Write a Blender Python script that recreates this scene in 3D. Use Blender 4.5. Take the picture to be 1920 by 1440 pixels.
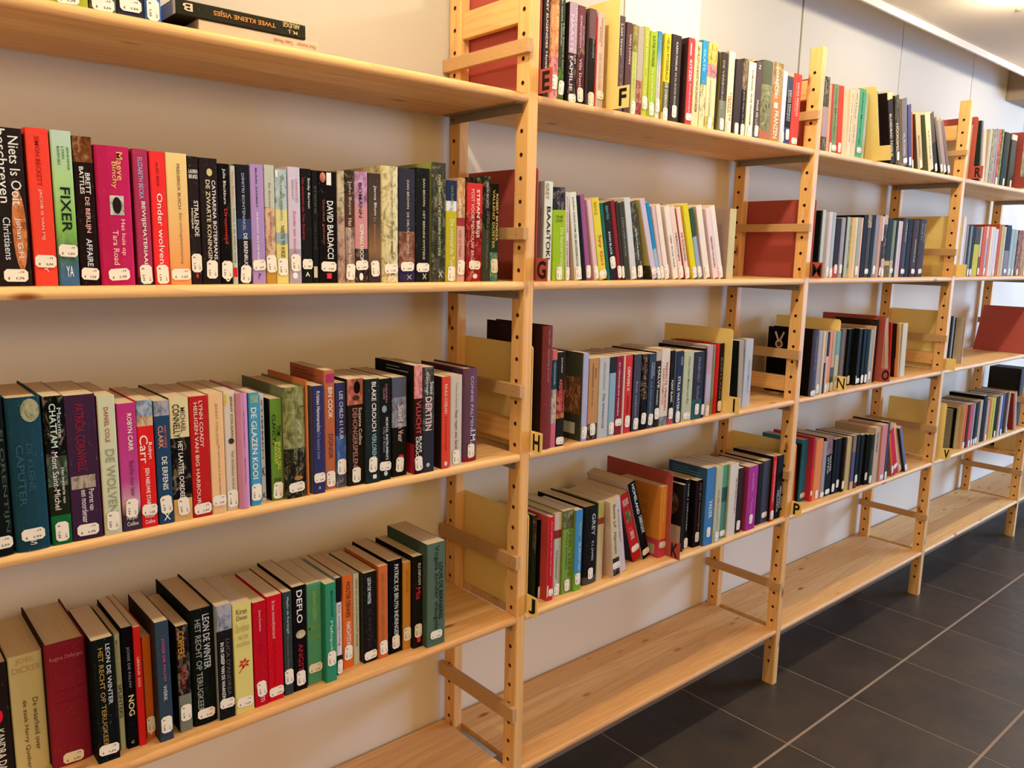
import bpy, math, random
from mathutils import Matrix, Vector
random.seed(7)
C = bpy.context.scene.collection
R = math.radians
for o in list(bpy.data.objects):
    bpy.data.objects.remove(o)

# ---------------------------------------------------------------- camera
cam_d = bpy.data.cameras.new('camera')
cam = bpy.data.objects.new('camera', cam_d)
C.objects.link(cam)
cam_d.sensor_width = 36.0
cam_d.lens = 28.1453
cam_d.clip_start = 0.02
cam.matrix_world = Matrix([[0.755218, 0.091336, -0.64908, -0.956425], [-0.655139, 0.136844, -0.743012, -1.066677], [0.020959, 0.986373, 0.163185, 1.174994], [0.0, 0.0, 0.0, 1.0]])
bpy.context.scene.camera = cam

# ---------------------------------------------------------------- light and exposure
sc = bpy.context.scene
sc.view_settings.view_transform = 'Standard'
sc.view_settings.look = 'None'
sc.view_settings.gamma = 1.0
sc.view_settings.use_curve_mapping = False
sc.view_settings.exposure = 0.6
world = bpy.data.worlds.new('room_light')
sc.world = world
world.use_nodes = True
bg = world.node_tree.nodes['Background']
bg.inputs[0].default_value = (1.0, 0.64, 0.30, 1)
bg.inputs[1].default_value = 0.33

def lamp(name, kind, loc, col, energy, size=0.05, rot=(0, 0, 0), sy=None):
    d = bpy.data.lights.new(name, kind)
    d.color = col
    d.energy = energy
    if kind == 'AREA':
        d.size = size
        if sy:
            d.shape = 'RECTANGLE'
            d.size_y = sy
    else:
        d.shadow_soft_size = size
    o = bpy.data.objects.new(name, d)
    o.location = loc
    o.rotation_euler = rot
    C.objects.link(o)
    return o
LAMPS = [-1.25, -0.30, 0.64, 1.58, 2.52, 3.46]
for lx in LAMPS:
    lamp('downlight_glow', 'POINT', (lx, -0.25, 1.857), (1.0, 0.88, 0.62), 6.6 if lx < 1.5 else 4.8, 0.022)
# daylight from the window side of the room, far to the right
lamp('window_daylight', 'AREA', (5.9, -2.4, 1.15), (0.33, 0.58, 1.0), 185, 2.0, (R(84), 0, R(54)), 1.6)
# added fill light behind the viewer, brightens the spines and left faces
lamp('frontal_fill_light', 'AREA', (-0.5, -2.2, 1.84), (1.0, 0.70, 0.36), 20, 2.6, (R(58), 0, R(-6)), 0.8)

# ---------------------------------------------------------------- helpers
def s2l(c):
    return c / 12.92 if c <= 0.04045 else ((c + 0.055) / 1.055) ** 2.4
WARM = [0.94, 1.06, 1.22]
def hexc(h, lit=True):
    """photo colour (3 or 6 hex digits) -> linear surface colour"""
    if len(h) == 3:
        h = h[0] * 2 + h[1] * 2 + h[2] * 2
    v = [s2l(int(h[i:i + 2], 16) / 255) for i in (0, 2, 4)]
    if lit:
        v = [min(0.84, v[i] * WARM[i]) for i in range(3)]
        g = 0.4 * v[0] + 0.4 * v[1] + 0.2 * v[2]
        if g < 0.09:                                   # blacks are neutral and deep
            k = (0.09 - g) / 0.09
            kk = k * k
            v = [(a * (1 - 0.8 * kk) + g * 0.8 * kk) * (1 - 0.62 * kk) for a in v]
    return v
def mat(name, col, rough=0.6, spec=0.4, metal=0.0, emit=None):
    m = bpy.data.materials.new(name)
    m.use_nodes = True
    b = m.node_tree.nodes['Principled BSDF']
    b.inputs['Base Color'].default_value = (*col, 1)
    b.inputs['Roughness'].default_value = rough
    b.inputs['Specular IOR Level'].default_value = spec
    b.inputs['Metallic'].default_value = metal
    if emit:
        b.inputs['Emission Color'].default_value = (*emit[:3], 1)
        b.inputs['Emission Strength'].default_value = emit[3]
    return m
def N(m, typ, **kw):
    n = m.node_tree.nodes.new(typ)
    for k, v in kw.items():
        setattr(n, k, v)
    return n
def L(m, a, b):
    m.node_tree.links.new(a, b)
def mixc(m, fac, a, b, mode='MIX'):
    n = N(m, 'ShaderNodeMix', data_type='RGBA', blend_type=mode)
    for sock, v in ((n.inputs[0], fac), (n.inputs[6], a), (n.inputs[7], b)):
        if hasattr(v, 'links'):
            L(m, v, sock)
        elif isinstance(v, (int, float)):
            sock.default_value = v
        else:
            sock.default_value = (*v, 1)
    return n.outputs[2]
def ramp(m, src, p0, p1, c0=(0, 0, 0), c1=(1, 1, 1)):
    r = N(m, 'ShaderNodeValToRGB')
    r.color_ramp.elements[0].position = p0
    r.color_ramp.elements[1].position = p1
    r.color_ramp.elements[0].color = (*c0, 1)
    r.color_ramp.elements[1].color = (*c1, 1)
    L(m, src, r.inputs[0])
    return r.outputs[0]
def noise(m, vec, scale, detail=4, rough=0.55, dist=0.0):
    n = N(m, 'ShaderNodeTexNoise')
    n.inputs['Scale'].default_value = scale
    n.inputs['Detail'].default_value = detail
    n.inputs['Roughness'].default_value = rough
    n.inputs['Distortion'].default_value = dist
    L(m, vec, n.inputs['Vector'])
    return n.outputs[0]
def mapping(m, scale, src='Object', rot=(0, 0, 0), world_pos=False):
    if world_pos:
        out = N(m, 'ShaderNodeNewGeometry').outputs['Position']
    else:
        out = N(m, 'ShaderNodeTexCoord').outputs[src]
    mp = N(m, 'ShaderNodeMapping')
    mp.inputs['Scale'].default_value = scale
    mp.inputs['Rotation'].default_value = rot
    L(m, out, mp.inputs['Vector'])
    return mp.outputs[0]
def bump(m, h, strength, dist=0.001):
    b = N(m, 'ShaderNodeBump')
    b.inputs['Strength'].default_value = strength
    b.inputs['Distance'].default_value = dist
    L(m, h, b.inputs['Height'])
    L(m, b.outputs[0], m.node_tree.nodes['Principled BSDF'].inputs['Normal'])
def BC(m):
    return m.node_tree.nodes['Principled BSDF'].inputs['Base Color']

def pine(name, axis, light, dark, lam=0.0):
    """pine with grain along the axis, cathedral figure, knots; lam = width of glued strips across y"""
    m = mat(name, light, 0.5, 0.2)
    st = {'x': (0.9, 14, 14), 'z': (14, 14, 0.9), 'y': (14, 0.9, 14)}[axis]
    v = mapping(m, st, world_pos=True)
    wide = noise(m, v, 1.0, 3, 0.5, 0.6)
    mul = N(m, 'ShaderNodeMath', operation='MULTIPLY'); L(m, wide, mul.inputs[0]); mul.inputs[1].default_value = 13.0
    fr = N(m, 'ShaderNodeMath', operation='FRACT'); L(m, mul.outputs[0], fr.inputs[0])
    rings = ramp(m, fr.outputs[0], 0.45, 0.98)
    st2 = {'x': (3, 160, 160), 'z': (160, 160, 3), 'y': (160, 3, 160)}[axis]
    fine = noise(m, mapping(m, st2, world_pos=True), 1.0, 2)
    soft = N(m, 'ShaderNodeMath', operation='MULTIPLY'); soft.inputs[1].default_value = 0.33
    L(m, rings, soft.inputs[0])
    c = mixc(m, soft.outputs[0], light, dark)
    c = mixc(m, ramp(m, fine, 0.35, 0.75), c, mixc(m, 0.28, c, dark), 'MIX')
    if lam:
        sep = N(m, 'ShaderNodeSeparateXYZ'); L(m, mapping(m, (1, 1, 1), world_pos=True), sep.inputs[0])
        a = N(m, 'ShaderNodeMath', operation='DIVIDE'); L(m, sep.outputs[1], a.inputs[0]); a.inputs[1].default_value = lam
        f = N(m, 'ShaderNodeMath', operation='FLOOR'); L(m, a.outputs[0], f.inputs[0])
        info = N(m, 'ShaderNodeObjectInfo')
        ad = N(m, 'ShaderNodeMath', operation='MULTIPLY_ADD'); L(m, info.outputs['Random'], ad.inputs[0]); ad.inputs[1].default_value = 17.0
        L(m, f.outputs[0], ad.inputs[2])
        wn = N(m, 'ShaderNodeTexWhiteNoise', noise_dimensions='1D'); L(m, ad.outputs[0], wn.inputs['W'])
        c = mixc(m, wn.outputs[0], mixc(m, 1.0, c, (1.06, 1.05, 1.05), 'MULTIPLY'), mixc(m, 1.0, c, (0.84, 0.70, 0.60), 'MULTIPLY'))
    # knots
    kv = {'x': (8, 22, 22), 'z': (22, 22, 8), 'y': (22, 8, 22)}[axis]
    vo = N(m, 'ShaderNodeTexVoronoi'); L(m, mapping(m, kv, world_pos=True), vo.inputs['Vector']); vo.inputs['Scale'].default_value = 0.9
    kn = ramp(m, vo.outputs['Distance'], 0.05, 0.15, (1, 1, 1), (0, 0, 0))
    c = mixc(m, kn, c, (dark[0] * 0.55, dark[1] * 0.4, dark[2] * 0.3))
    L(m, c, BC(m))
    bump(m, fine, 0.12, 0.0006)
    return m
P_L, P_D = (0.82, 0.56, 0.30), (0.56, 0.27, 0.105)
M_SHELF = pine('pine_shelf', 'x', (0.90, 0.61, 0.28), (0.62, 0.30, 0.10), 0.057)
M_POST = pine('pine_post', 'z', (0.86, 0.52, 0.205), (0.56, 0.26, 0.085))
M_RUNG = pine('pine_rung', 'y', (0.86, 0.52, 0.205), (0.55, 0.26, 0.085))
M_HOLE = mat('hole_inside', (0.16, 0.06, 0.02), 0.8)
M_BATTEN = mat('fibreboard', (0.55, 0.33, 0.15), 0.7)
L(M_BATTEN, mixc(M_BATTEN, ramp(M_BATTEN, noise(M_BATTEN, mapping(M_BATTEN, (60, 60, 60)), 6), 0.3, 0.7), (0.50, 0.29, 0.12), (0.60, 0.37, 0.17)), BC(M_BATTEN))
M_METAL = mat('galvanised_steel', (0.33, 0.29, 0.23), 0.45, 0.5, 0.6)
M_NAIL = mat('nail', (0.3, 0.28, 0.25), 0.4, 0.5, 0.9)

def book_mat(name, rough, spec):
    m = mat(name, (0.5, 0.5, 0.5), rough, spec)
    at = N(m, 'ShaderNodeAttribute', attribute_name='Col')
    info = N(m, 'ShaderNodeObjectInfo')
    mp = mapping(m, (1, 1, 0.6), world_pos=True)
    n1 = noise(m, mp, 95, 5, 0.65, 1.2)
    dark = mixc(m, 1.0, at.outputs['Color'], (0.42, 0.38, 0.36), 'MULTIPLY')
    lightc = mixc(m, 0.30, at.outputs['Color'], (0.75, 0.62, 0.42))
    art = mixc(m, ramp(m, n1, 0.36, 0.52), dark, mixc(m, ramp(m, n1, 0.52, 0.66), at.outputs['Color'], lightc))
    n2 = noise(m, mp, 320, 3)
    wear = mixc(m, ramp(m, n2, 0.62, 0.8), at.outputs['Color'], mixc(m, 0.10, at.outputs['Color'], (0.7, 0.65, 0.6)))
    L(m, mixc(m, at.outputs['Alpha'], wear, art), BC(m))
    return m
M_BOOK = book_mat('printed_cover', 0.6, 0.03)
M_INK = mat('print_ink', (0.5, 0.5, 0.5), 0.65, 0.03)
L(M_INK, N(M_INK, 'ShaderNodeAttribute', attribute_name='Col').outputs['Color'], BC(M_INK))
M_PAGE = mat('page_edges', (0.68, 0.55, 0.38), 0.85, 0.1)
pn = noise(M_PAGE, mapping(M_PAGE, (1400, 8, 1)), 1.0, 2)
L(M_PAGE, mixc(M_PAGE, ramp(M_PAGE, pn, 0.3, 0.7), (0.69, 0.57, 0.40), (0.58, 0.46, 0.31)), BC(M_PAGE))
bump(M_PAGE, pn, 0.25, 0.0003)
M_LABEL = mat('label_paper', (0.86, 0.83, 0.76), 0.7, 0.08)
M_LABELINK = mat('label_ink', (0.06, 0.05, 0.06), 0.7, 0.1)
M_RED = mat('red_painted_steel', (0.43, 0.082, 0.068), 0.6, 0.2)
M_YEL = mat('yellow_painted_steel', (0.95, 0.76, 0.29), 0.6, 0.2)
M_BLACK = mat('black_letter', (0.018, 0.014, 0.012), 0.7, 0.1)

def mesh_obj(name, verts, faces, m, parent=None, mats=None, fm=None, smooth=False, loc=None):
    me = bpy.data.meshes.new(name)
    me.from_pydata(verts, [], faces)
    for mm in (mats or [m]):
        me.materials.append(mm)
    if fm:
        me.polygons.foreach_set('material_index', fm)
    if smooth:
        me.shade_smooth()
    me.update()
    o = bpy.data.objects.new(name, me)
    C.objects.link(o)
    if parent:
        o.parent = parent
    if loc:
        o.location = loc
    return o
def empty(name, loc, label, cat, group=None):
    o = bpy.data.objects.new(name, None)
    C.objects.link(o)
    o.empty_display_size = 0.02
    o.location = loc
    o['label'] = label
    o['category'] = cat
    if group:
        o['group'] = group
    return o
def box_data(x0, x1, y0, y1, z0, z1, b=0.0):
    """box with chamfered edges (b)"""
    if b <= 0:
        v = [(x, y, z) for x in (x0, x1) for y in (y0, y1) for z in (z0, z1)]
        f = [(0, 1, 3, 2), (4, 6, 7, 5), (0, 4, 5, 1), (2, 3, 7, 6), (0, 2, 6, 4), (1, 5, 7, 3)]
        return v, f
    import bmesh
    bm = bmesh.new()
    vs = [bm.verts.new((x, y, z)) for x in (x0, x1) for y in (y0, y1) for z in (z0, z1)]
    for q in [(0, 1, 3, 2), (4, 6, 7, 5), (0, 4, 5, 1), (2, 3, 7, 6), (0, 2, 6, 4), (1, 5, 7, 3)]:
        bm.faces.new([vs[i] for i in q])
    bmesh.ops.bevel(bm, geom=bm.edges[:], offset=b, segments=2, affect='EDGES', profile=0.6)
    bm.verts.index_update()
    v = [tuple(p.co) for p in bm.verts]
    f = [tuple(p.index for p in fc.verts) for fc in bm.faces]
    bm.free()
    return v, f
def box(name, x0, x1, y0, y1, z0, z1, m, parent=None, b=0.0, kind=None, label=None):
    v, f = box_data(x0, x1, y0, y1, z0, z1, b)
    o = mesh_obj(name, v, f, m, parent)
    if kind:
        o['kind'] = kind
    if label:
        o['label'] = label
    return o

# ---------------------------------------------------------------- lettering
_fc = bpy.data.curves.new('lettering_source', 'FONT')
_fo = bpy.data.objects.new('lettering_source', _fc)
C.objects.link(_fo)
_cache = {}
def glyphs(text, bold=0.0, res=2):
    key = (text, bold, res)
    if key not in _cache:
        _fc.body = text
        _fc.resolution_u = res
        _fc.offset = bold
        _fc.fill_mode = 'FRONT'
        dg = bpy.context.evaluated_depsgraph_get()
        _fo.data.update_tag()
        dg.update()
        ev = _fo.evaluated_get(dg)
        me = ev.to_mesh()
        vs = [(v.co.x, v.co.y) for v in me.vertices]
        fs = [tuple(p.vertices) for p in me.polygons]
        ups = sum(p.normal.z for p in me.polygons)
        if ups < 0:
            fs = [tuple(reversed(f)) for f in fs]
        ev.to_mesh_clear()
        if not vs:
            vs, fs = [(0, 0), (1, 0), (1, 1), (0, 1)], [(0, 1, 2, 3)]
        x0 = min(v[0] for v in vs); x1 = max(v[0] for v in vs)
        y0 = min(v[1] for v in vs); y1 = max(v[1] for v in vs)
        if any(ch in 'gjpqyQ' for ch in text):
            y0 = min(y0, -0.2)
        sx, sy = max(x1 - x0, 1e-3), max(y1 - y0, 1e-3)
        _cache[key] = ([((a - x0) / sx, (b - y0) / sy) for a, b in vs], fs)
    return _cache[key]
def set_col(me, rgba_per_loop):
    ca = me.color_attributes.new('Col', 'FLOAT_COLOR', 'CORNER')
    ca.data.foreach_set('color', rgba_per_loop)
def shape_uv(text):
    if text == '[]':
        return [(0, 0), (1, 0), (1, 1), (0, 1)], [(0, 1, 2, 3)]
    if text == '()':
        n = 20
        return [(0.5 + 0.5 * math.cos(6.2832 * i / n), 0.5 + 0.5 * math.sin(6.2832 * i / n)) for i in range(n)], [tuple(range(n))]
    if text == '*':                                    # six-petalled flower with a stem
        v, f = [], []
        for k in range(6):
            a = k * math.pi / 3 + 0.3
            i = len(v)
            for r, da in ((0.05, 0), (0.3, -0.42), (0.5, 0), (0.3, 0.42)):
                v.append((0.5 + r * math.cos(a + da), 0.62 + r * 0.76 * math.sin(a + da)))
            f.append((i, i + 1, i + 2, i + 3))
        i = len(v)
        v += [(0.42, 0.45), (0.5, 0.45), (0.1, 0.0), (0.04, 0.02)]
        f.append((i + 3, i + 2, i + 1, i))
        return v, f
    return None
def ink_object(name, items, w, h, parent, y=-0.0004):
    """items: (text, col, art, t0, t1, c0, c1, horizontal) on a spine w wide, h tall; t from the top, c across"""
    V, F, K = [], [], []
    for n, (tx, col, art, t0, t1, c0, c1, hor) in enumerate(items):
        u0 = shape_uv(tx)
        prim = u0 is not None
        vs, fs = u0 if prim else glyphs(tx, 0.012 if tx.isupper() else 0.004, 2 if len(tx) > 9 else 3)
        i = len(V)
        zt, zb = h * (1 - t0), h * (1 - t1)
        xa, xb = w * c0, w * c1
        yy = y - 0.00008 * n
        for a, b in vs:
            if hor or prim:
                V.append((xa + a * (xb - xa), yy, zb + b * (zt - zb)))
            else:
                V.append((xa + b * (xb - xa), yy, zt - a * (zt - zb)))
        for q in fs:
            F.append(tuple(i + k for k in q))
            K.append((*col, art) * len(q))
    o = mesh_obj(name, V, F, M_BOOK if any(it[2] for it in items) else M_INK, parent)
    flat = []
    for k in K:
        flat.extend(k)
    set_col(o.data, flat)
    return o

# ---------------------------------------------------------------- room shell
M_WALL = mat('painted_wall', (0.78, 0.72, 0.66), 0.85, 0.15)
wn_ = noise(M_WALL, mapping(M_WALL, (1, 1, 1)), 3, 4)
L(M_WALL, mixc(M_WALL, ramp(M_WALL, wn_, 0.35, 0.7), (0.73, 0.645, 0.52), (0.77, 0.685, 0.555)), BC(M_WALL))
M_PANEL = mat('beige_panel', (0.52, 0.49, 0.455), 0.7, 0.2)
M_PANELW = mat('pale_panel', (0.74, 0.72, 0.66), 0.7, 0.2)
M_GAP = mat('panel_gap', (0.30, 0.27, 0.21), 0.9, 0.1)
M_CEIL = mat('ceiling_paint', (0.74, 0.65, 0.55), 0.85, 0.1)
M_TRIM = mat('ceiling_edge', (0.62, 0.56, 0.50), 0.6, 0.2)

wall = box('wall_back', -2.2, 5.2, 0.2420, 0.36, 0, 2.12, M_WALL, kind='structure')
wall['label'] = 'warm off-white wall behind the shelving'
box('wall_strip', -2.2, 5.2, 0.2400, 0.2422, 1.4385, 2.10, M_GAP, wall)
edges = [-2.2, -1.0, 0.02, 0.498, 0.778, 1.257, 1.900, 2.523, 3.15, 3.78, 5.2]
for a, b in zip(edges[:-1], edges[1:]):
    g = 0.0045 if abs(b - 1.257) < 0.01 else 0.0022
    g0 = 0.0045 if abs(a - 1.257) < 0.01 else 0.0022
    pale = abs(a - 0.498) < 0.01
    if pale:
        g0 = g = 0.0
    o = box('wall_panel', a + g0, b - g, 0.236 if not pale else 0.2345, 0.2400, 1.4375, 2.10, M_PANELW if pale else M_PANEL, wall, 0.0008 if not pale else 0)
    if pale:
        o['label'] = 'bright cream panel of the wall'
ceil = box('ceiling', -2.2, 5.2, -2.6, 0.080, 1.893, 1.93, M_CEIL, kind='structure')
box('trim_1', -2.2, 5.2, 0.073, 0.083, 1.8715, 1.935, M_TRIM, b=0.003, kind='structure')
box('ceiling_cover', -2.2, 5.2, 0.083, 0.36, 2.10, 2.12, M_WALL, ceil)
M_BEAM = mat('dark_beam', (0.34, 0.27, 0.21), 0.8, 0.1)
box('trim_2', 2.90, 3.35, 0.13, 0.2355, 1.842, 2.10, M_BEAM, b=0.003, kind='structure')

M_TILE = mat('slate_tile', (0.035, 0.03, 0.028), 0.38, 0.45)
tv = mapping(M_TILE, (1, 1, 1), world_pos=True)
tn = noise(M_TILE, tv, 7, 6, 0.6)
ti = N(M_TILE, 'ShaderNodeObjectInfo')
tc = mixc(M_TILE, ramp(M_TILE, tn, 0.3, 0.75), (0.040, 0.036, 0.034), (0.085, 0.062, 0.046))
L(M_TILE, mixc(M_TILE, ti.outputs['Random'], tc, mixc(M_TILE, 1.0, tc, (0.8, 0.82, 0.85), 'MULTIPLY')), BC(M_TILE))
L(M_TILE, ramp(M_TILE, noise(M_TILE, tv, 30, 4), 0.3, 0.8, (0.32,) * 3, (0.5,) * 3), M_TILE.node_tree.nodes['Principled BSDF'].inputs['Roughness'])
bump(M_TILE, noise(M_TILE, tv, 45, 5), 0.15, 0.002)
M_GROUT = mat('grout', (0.36, 0.28, 0.22), 0.9, 0.1)
floor = box('floor', -2.2, 5.2, -2.6, 0.36, -0.06, -0.0005, M_GROUT, kind='structure')
TP = 0.3235
tile_me = None
for iy in range(-3, 2):
    for ix in range(-1, 15):
        cx = 0.747 + (ix - 1.5) * TP
        cy = -0.173 + (iy + 0.5) * TP
        if cy > 0.2:
            continue
        if tile_me is None:
            g = 0.0015
            v, f = box_data(-TP / 2 + g, TP / 2 - g, -TP / 2 + g * 2.2, TP / 2 - g * 2.2, -0.008, 0, 0.0007)
            t = mesh_obj('tile', v, f, M_TILE, floor)
            tile_me = t.data
        else:
            t = bpy.data.objects.new('tile', tile_me)
            C.objects.link(t)
            t.parent = floor
        t.location = (cx, cy, 0)

# ---------------------------------------------------------------- upright frames
PX = [-0.965, 0.0, 0.9605, 1.9072, 2.8775, 3.84]
PT = 0.0225
HOLE0 = 1.3418
def post_data(y0, y1, top, phase):
    """post with a row of round peg holes cut into its left face"""
    V, F, FM = [], [], []
    def add(vs, fs, k=0):
        i = len(V)
        V.extend(vs)
        for q in fs:
            F.append(tuple(i + a for a in q))
            FM.append(k)
    yc = (y0 + y1) / 2
    r, n, dp = 0.0041, 10, 0.011
    b = 0.0016
    zs = [HOLE0 - 0.04 * k + phase for k in range(-9, 33)]
    zs = [z for z in zs if z + 0.02 < top - 0.002 and z - 0.02 > 0.03]
    ya, yb = y0 + b, y1 - b
    for z in zs:
        rect = [(0, ya, z - 0.02), (0, ya, z + 0.02), (0, yb, z + 0.02), (0, yb, z - 0.02)]
        ring = [(0, yc + r * math.cos(2 * math.pi * k / n), z + r * math.sin(2 * math.pi * k / n)) for k in range(n)]
        inner = [(dp, p[1], p[2]) for p in ring]
        vs = rect + ring + inner
        fs = []
        near = []
        for p in ring:
            near.append(min(range(4), key=lambda c: (rect[c][1] - p[1]) ** 2 * 1.5 + (rect[c][2] - p[2]) ** 2))
        for k in range(n):
            k2 = (k + 1) % n
            fs.append((4 + k, 4 + k2, near[k2]) if near[k] == near[k2] else (4 + k, 4 + k2, near[k2], near[k]))
        add(vs, fs)
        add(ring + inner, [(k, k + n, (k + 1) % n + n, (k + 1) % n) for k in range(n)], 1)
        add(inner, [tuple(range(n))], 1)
    zb, zt = min(zs) - 0.02, max(zs) + 0.02
    add([(0, ya, 0), (0, yb, 0), (0, yb, zb), (0, ya, zb)], [(0, 3, 2, 1)])
    add([(0, ya, zt), (0, yb, zt), (0, yb, top), (0, ya, top)], [(0, 3, 2, 1)])
    # remaining faces with small chamfers
    prof = [(0, ya), (b, y0), (PT - b, y0), (PT, ya), (PT, yb), (PT - b, y1), (b, y1), (0, yb)]
    m = len(prof)
    vs = [(p[0], p[1], 0) for p in prof] + [(p[0], p[1], top) for p in prof]
    fs = [(k, k + 1, k + 1 + m, k + m) for k in range(m - 1)]
    fs += [tuple(range(m - 1, -1, -1)), tuple(range(m, 2 * m))]
    add(vs, fs)
    return V, F, FM
FRAME_LABEL = ['pine upright frame just beyond the left picture edge', 'large pine upright frame nearest the viewer, left of the letters E G H J',
    'pine upright frame with peg holes between the letters K and P', 'pine upright frame with peg holes left of letters R and V',
    'small distant pine upright frame at the right picture edge', 'farthest pine upright frame past the picture edge']
BAT = {1: (1.508, 1.531, 1.196, 1.217, 0.914, 0.937, 0.586, 0.612, 0.274, 0.303),
       2: (1.513, 1.534, 1.240, 1.260, 0.914, 0.938, 0.593, 0.616, 0.281, 0.302),
       3: (1.513, 1.530, 1.192, 1.214, 0.905, 0.927, 0.594, 0.616, 0.280, 0.300),
       4: (1.513, 1.534, 1.196, 1.217, 0.914, 0.937, 0.590, 0.613, 0.276, 0.298)}
for k, px in enumerate(PX):
    fr = empty('upright_frame', (px, 0, 0), FRAME_LABEL[k], 'shelf frame', 'pine upright frames of the shelving')
    for y0 in (0.0, 0.196):
        v, f, fm = post_data(y0, y0 + 0.034, 1.686, 0.004 if k in (2, 3) else 0)
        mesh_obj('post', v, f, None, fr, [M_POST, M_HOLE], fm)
    for z0, z1 in ((1.564, 1.612), (0.825, 0.866)):
        box('rung', 0.0045, 0.0185, 0.034, 0.196, z0, z1, M_RUNG, fr, 0.003)
    if k in BAT:
        t = BAT[k]
        for j in range(5):
            bt = box('batten', -0.0115, -0.0001, -0.007, 0.2350, t[2 * j], t[2 * j + 1], M_BATTEN, fr, 0.0007)
            for yy in (0.012, 0.222):
                v = [(-0.0119, yy + 0.0012 * math.cos(a * 1.0472), (t[2 * j] + t[2 * j + 1]) / 2 - 0.002 + 0.0012 * math.sin(a * 1.0472)) for a in range(6)]
                mesh_obj('nail', v, [(0, 5, 4, 3, 2, 1)], M_NAIL, bt)

# ---------------------------------------------------------------- shelf boards
ST = 0.0150
def shelf_data(x0, x1, d=0.234):
    r = ST / 2
    prof = []
    for a in range(-80, 81, 20):                       # rounded nose
        prof.append((r * 0.75 - r * 0.75 * math.cos(R(a)), r * math.sin(R(a)) - r))
    prof += [(d - 0.001, 0.0), (d, -0.001), (d, -ST + 0.001), (d - 0.001, -ST)]
    n = len(prof)
    V = [(x0, p[0], p[1]) for p in prof] + [(x1, p[0], p[1]) for p in prof]
    F = [(k, k + n, (k + 1) % n + n, (k + 1) % n) for k in range(n)]
    F += [tuple(range(n)), tuple(range(2 * n - 1, n - 1, -1))]
    return V, F
ZS = {1: 1.4435, 2: 1.1225, 3: 0.807, 4: 0.487, 5: 0.163}
BAYN = {1: 'nearest bay', 2: 'second bay', 3: 'third bay', 4: 'fourth bay', 5: 'farthest bay'}
SHN = {1: 'top shelf', 2: 'second shelf', 3: 'third shelf', 4: 'fourth shelf', 5: 'bottom shelf'}
ON = {(1, 1): 'holding two books lying flat', (1, 2): 'at eye level', (1, 3): 'seen from above', (1, 4): 'with a knotty right end',
      (2, 1): 'behind letters E and F', (2, 2): 'behind letter G', (2, 3): 'between letters H and I', (2, 4): 'between letters J and K',
      (3, 1): 'with leaning books', (3, 2): 'behind letter M', (3, 3): 'under letters N and O', (3, 4): 'behind letter P',
      (4, 1): 'behind letter R', (4, 2): 'with thin books', (4, 3): 'with red plates', (4, 4): 'behind letter V'}
for b in range(1, 6):
    for s in range(1, 6):
        if b == 5 and s < 4:
            continue
        x0, x1 = PX[b - 1] + PT + 0.0006, PX[b] - 0.0006
        if b in (2, 3, 4, 5):
            x0 -= 0.0
        z = ZS[s] if (b, s) != (5, 4) else 0.362
        v, f = shelf_data(0, x1 - x0)
        o = mesh_obj('shelf_board', v, f, M_SHELF, None, smooth=False, loc=(x0, 0.0, z))
        desc = 'bare pine shelf board, empty, lowest of its bay' if s == 5 else 'pine shelf board ' + ON.get((b, s), 'holding a black case')
        o['label'] = '%s, %s, %s' % (desc, SHN[s], BAYN[b]) if s < 5 else '%s, %s' % (desc, BAYN[b])
        o['category'] = 'shelf'
        o['group'] = 'pine shelf boards'
        if b < 5:
            L_ = x1 - x0
            br = box('shelf_bracket', L_ - 0.018, L_ - 0.0005, 0.012, 0.222, -ST - 0.0022, -ST - 0.0001, M_METAL, o)
            v, f = box_data(L_ - 0.0022, L_ - 0.0004, 0.012, 0.222, -ST - 0.016, -ST - 0.0022)
            mesh_obj('bracket_flange', v, f, M_METAL, br)
            for yy in (0.017, 0.213):
                n = 8
                vv = [(L_ - 0.006 + q * 0.004, yy + 0.0025 * math.cos(6.2832 * a / n), -ST - 0.009 + 0.0025 * math.sin(6.2832 * a / n)) for q in (0, 1) for a in range(n)]
                ff = [(a, (a + 1) % n, (a + 1) % n + n, a + n) for a in range(n)] + [tuple(range(n - 1, -1, -1))]
                mesh_obj('shelf_pin', vv, ff, M_NAIL, br)

# ---------------------------------------------------------------- letter dividers
def divider(letter, red, x, z, lean, label, base=0.0, y0=0.0, bend=0.0):
    m = M_RED if red else M_YEL
    d = empty('letter_divider' if letter else 'shelf_divider', (x, y0, z + base), label, 'book divider', 'painted steel dividers between the books')
    d.rotation_euler = (0, lean, 0)
    t = 0.0011
    H, D, rr = 0.2, 0.2, 0.008
    # plate in the y-z plane with rounded upper front corner
    out = [(0.0, 0.0015), (D, 0.0015), (D, H)] + [(rr - rr * math.sin(R(a)), H - rr + rr * math.cos(R(a))) for a in range(0, 91, 18)]
    n = len(out)
    V = [(0, p[0], p[1]) for p in out] + [(t, p[0], p[1]) for p in out]
    F = [tuple(range(n - 1, -1, -1)), tuple(range(n, 2 * n))] + [(k, (k + 1) % n, (k + 1) % n + n, k + n) for k in range(n)]
    mesh_obj('plate', V, F, m, d)
    if letter is not None:
        # square tab sticking out in front of the shelf, the letter on its left face
        tab = box('tab', 0.0, t, -0.0305, -0.0001, 0.0012, 0.0415, m, d, 0.0003)
        tab.rotation_euler = (0, 0, R(bend))
        if letter:
            vs, fs = glyphs(letter, 0.008 if letter in 'MN' else 0.03, 4)
            lw = {'I': 0.005, 'M': 0.024, 'N': 0.022, 'O': 0.024, 'G': 0.023}.get(letter, 0.0185)
            V = [(-0.0003, -0.0153 + lw / 2 - a * lw, 0.0055 + b_ * 0.0315) for a, b_ in vs]
            mesh_obj('letter', V, fs, M_BLACK, tab)
    return d
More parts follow.
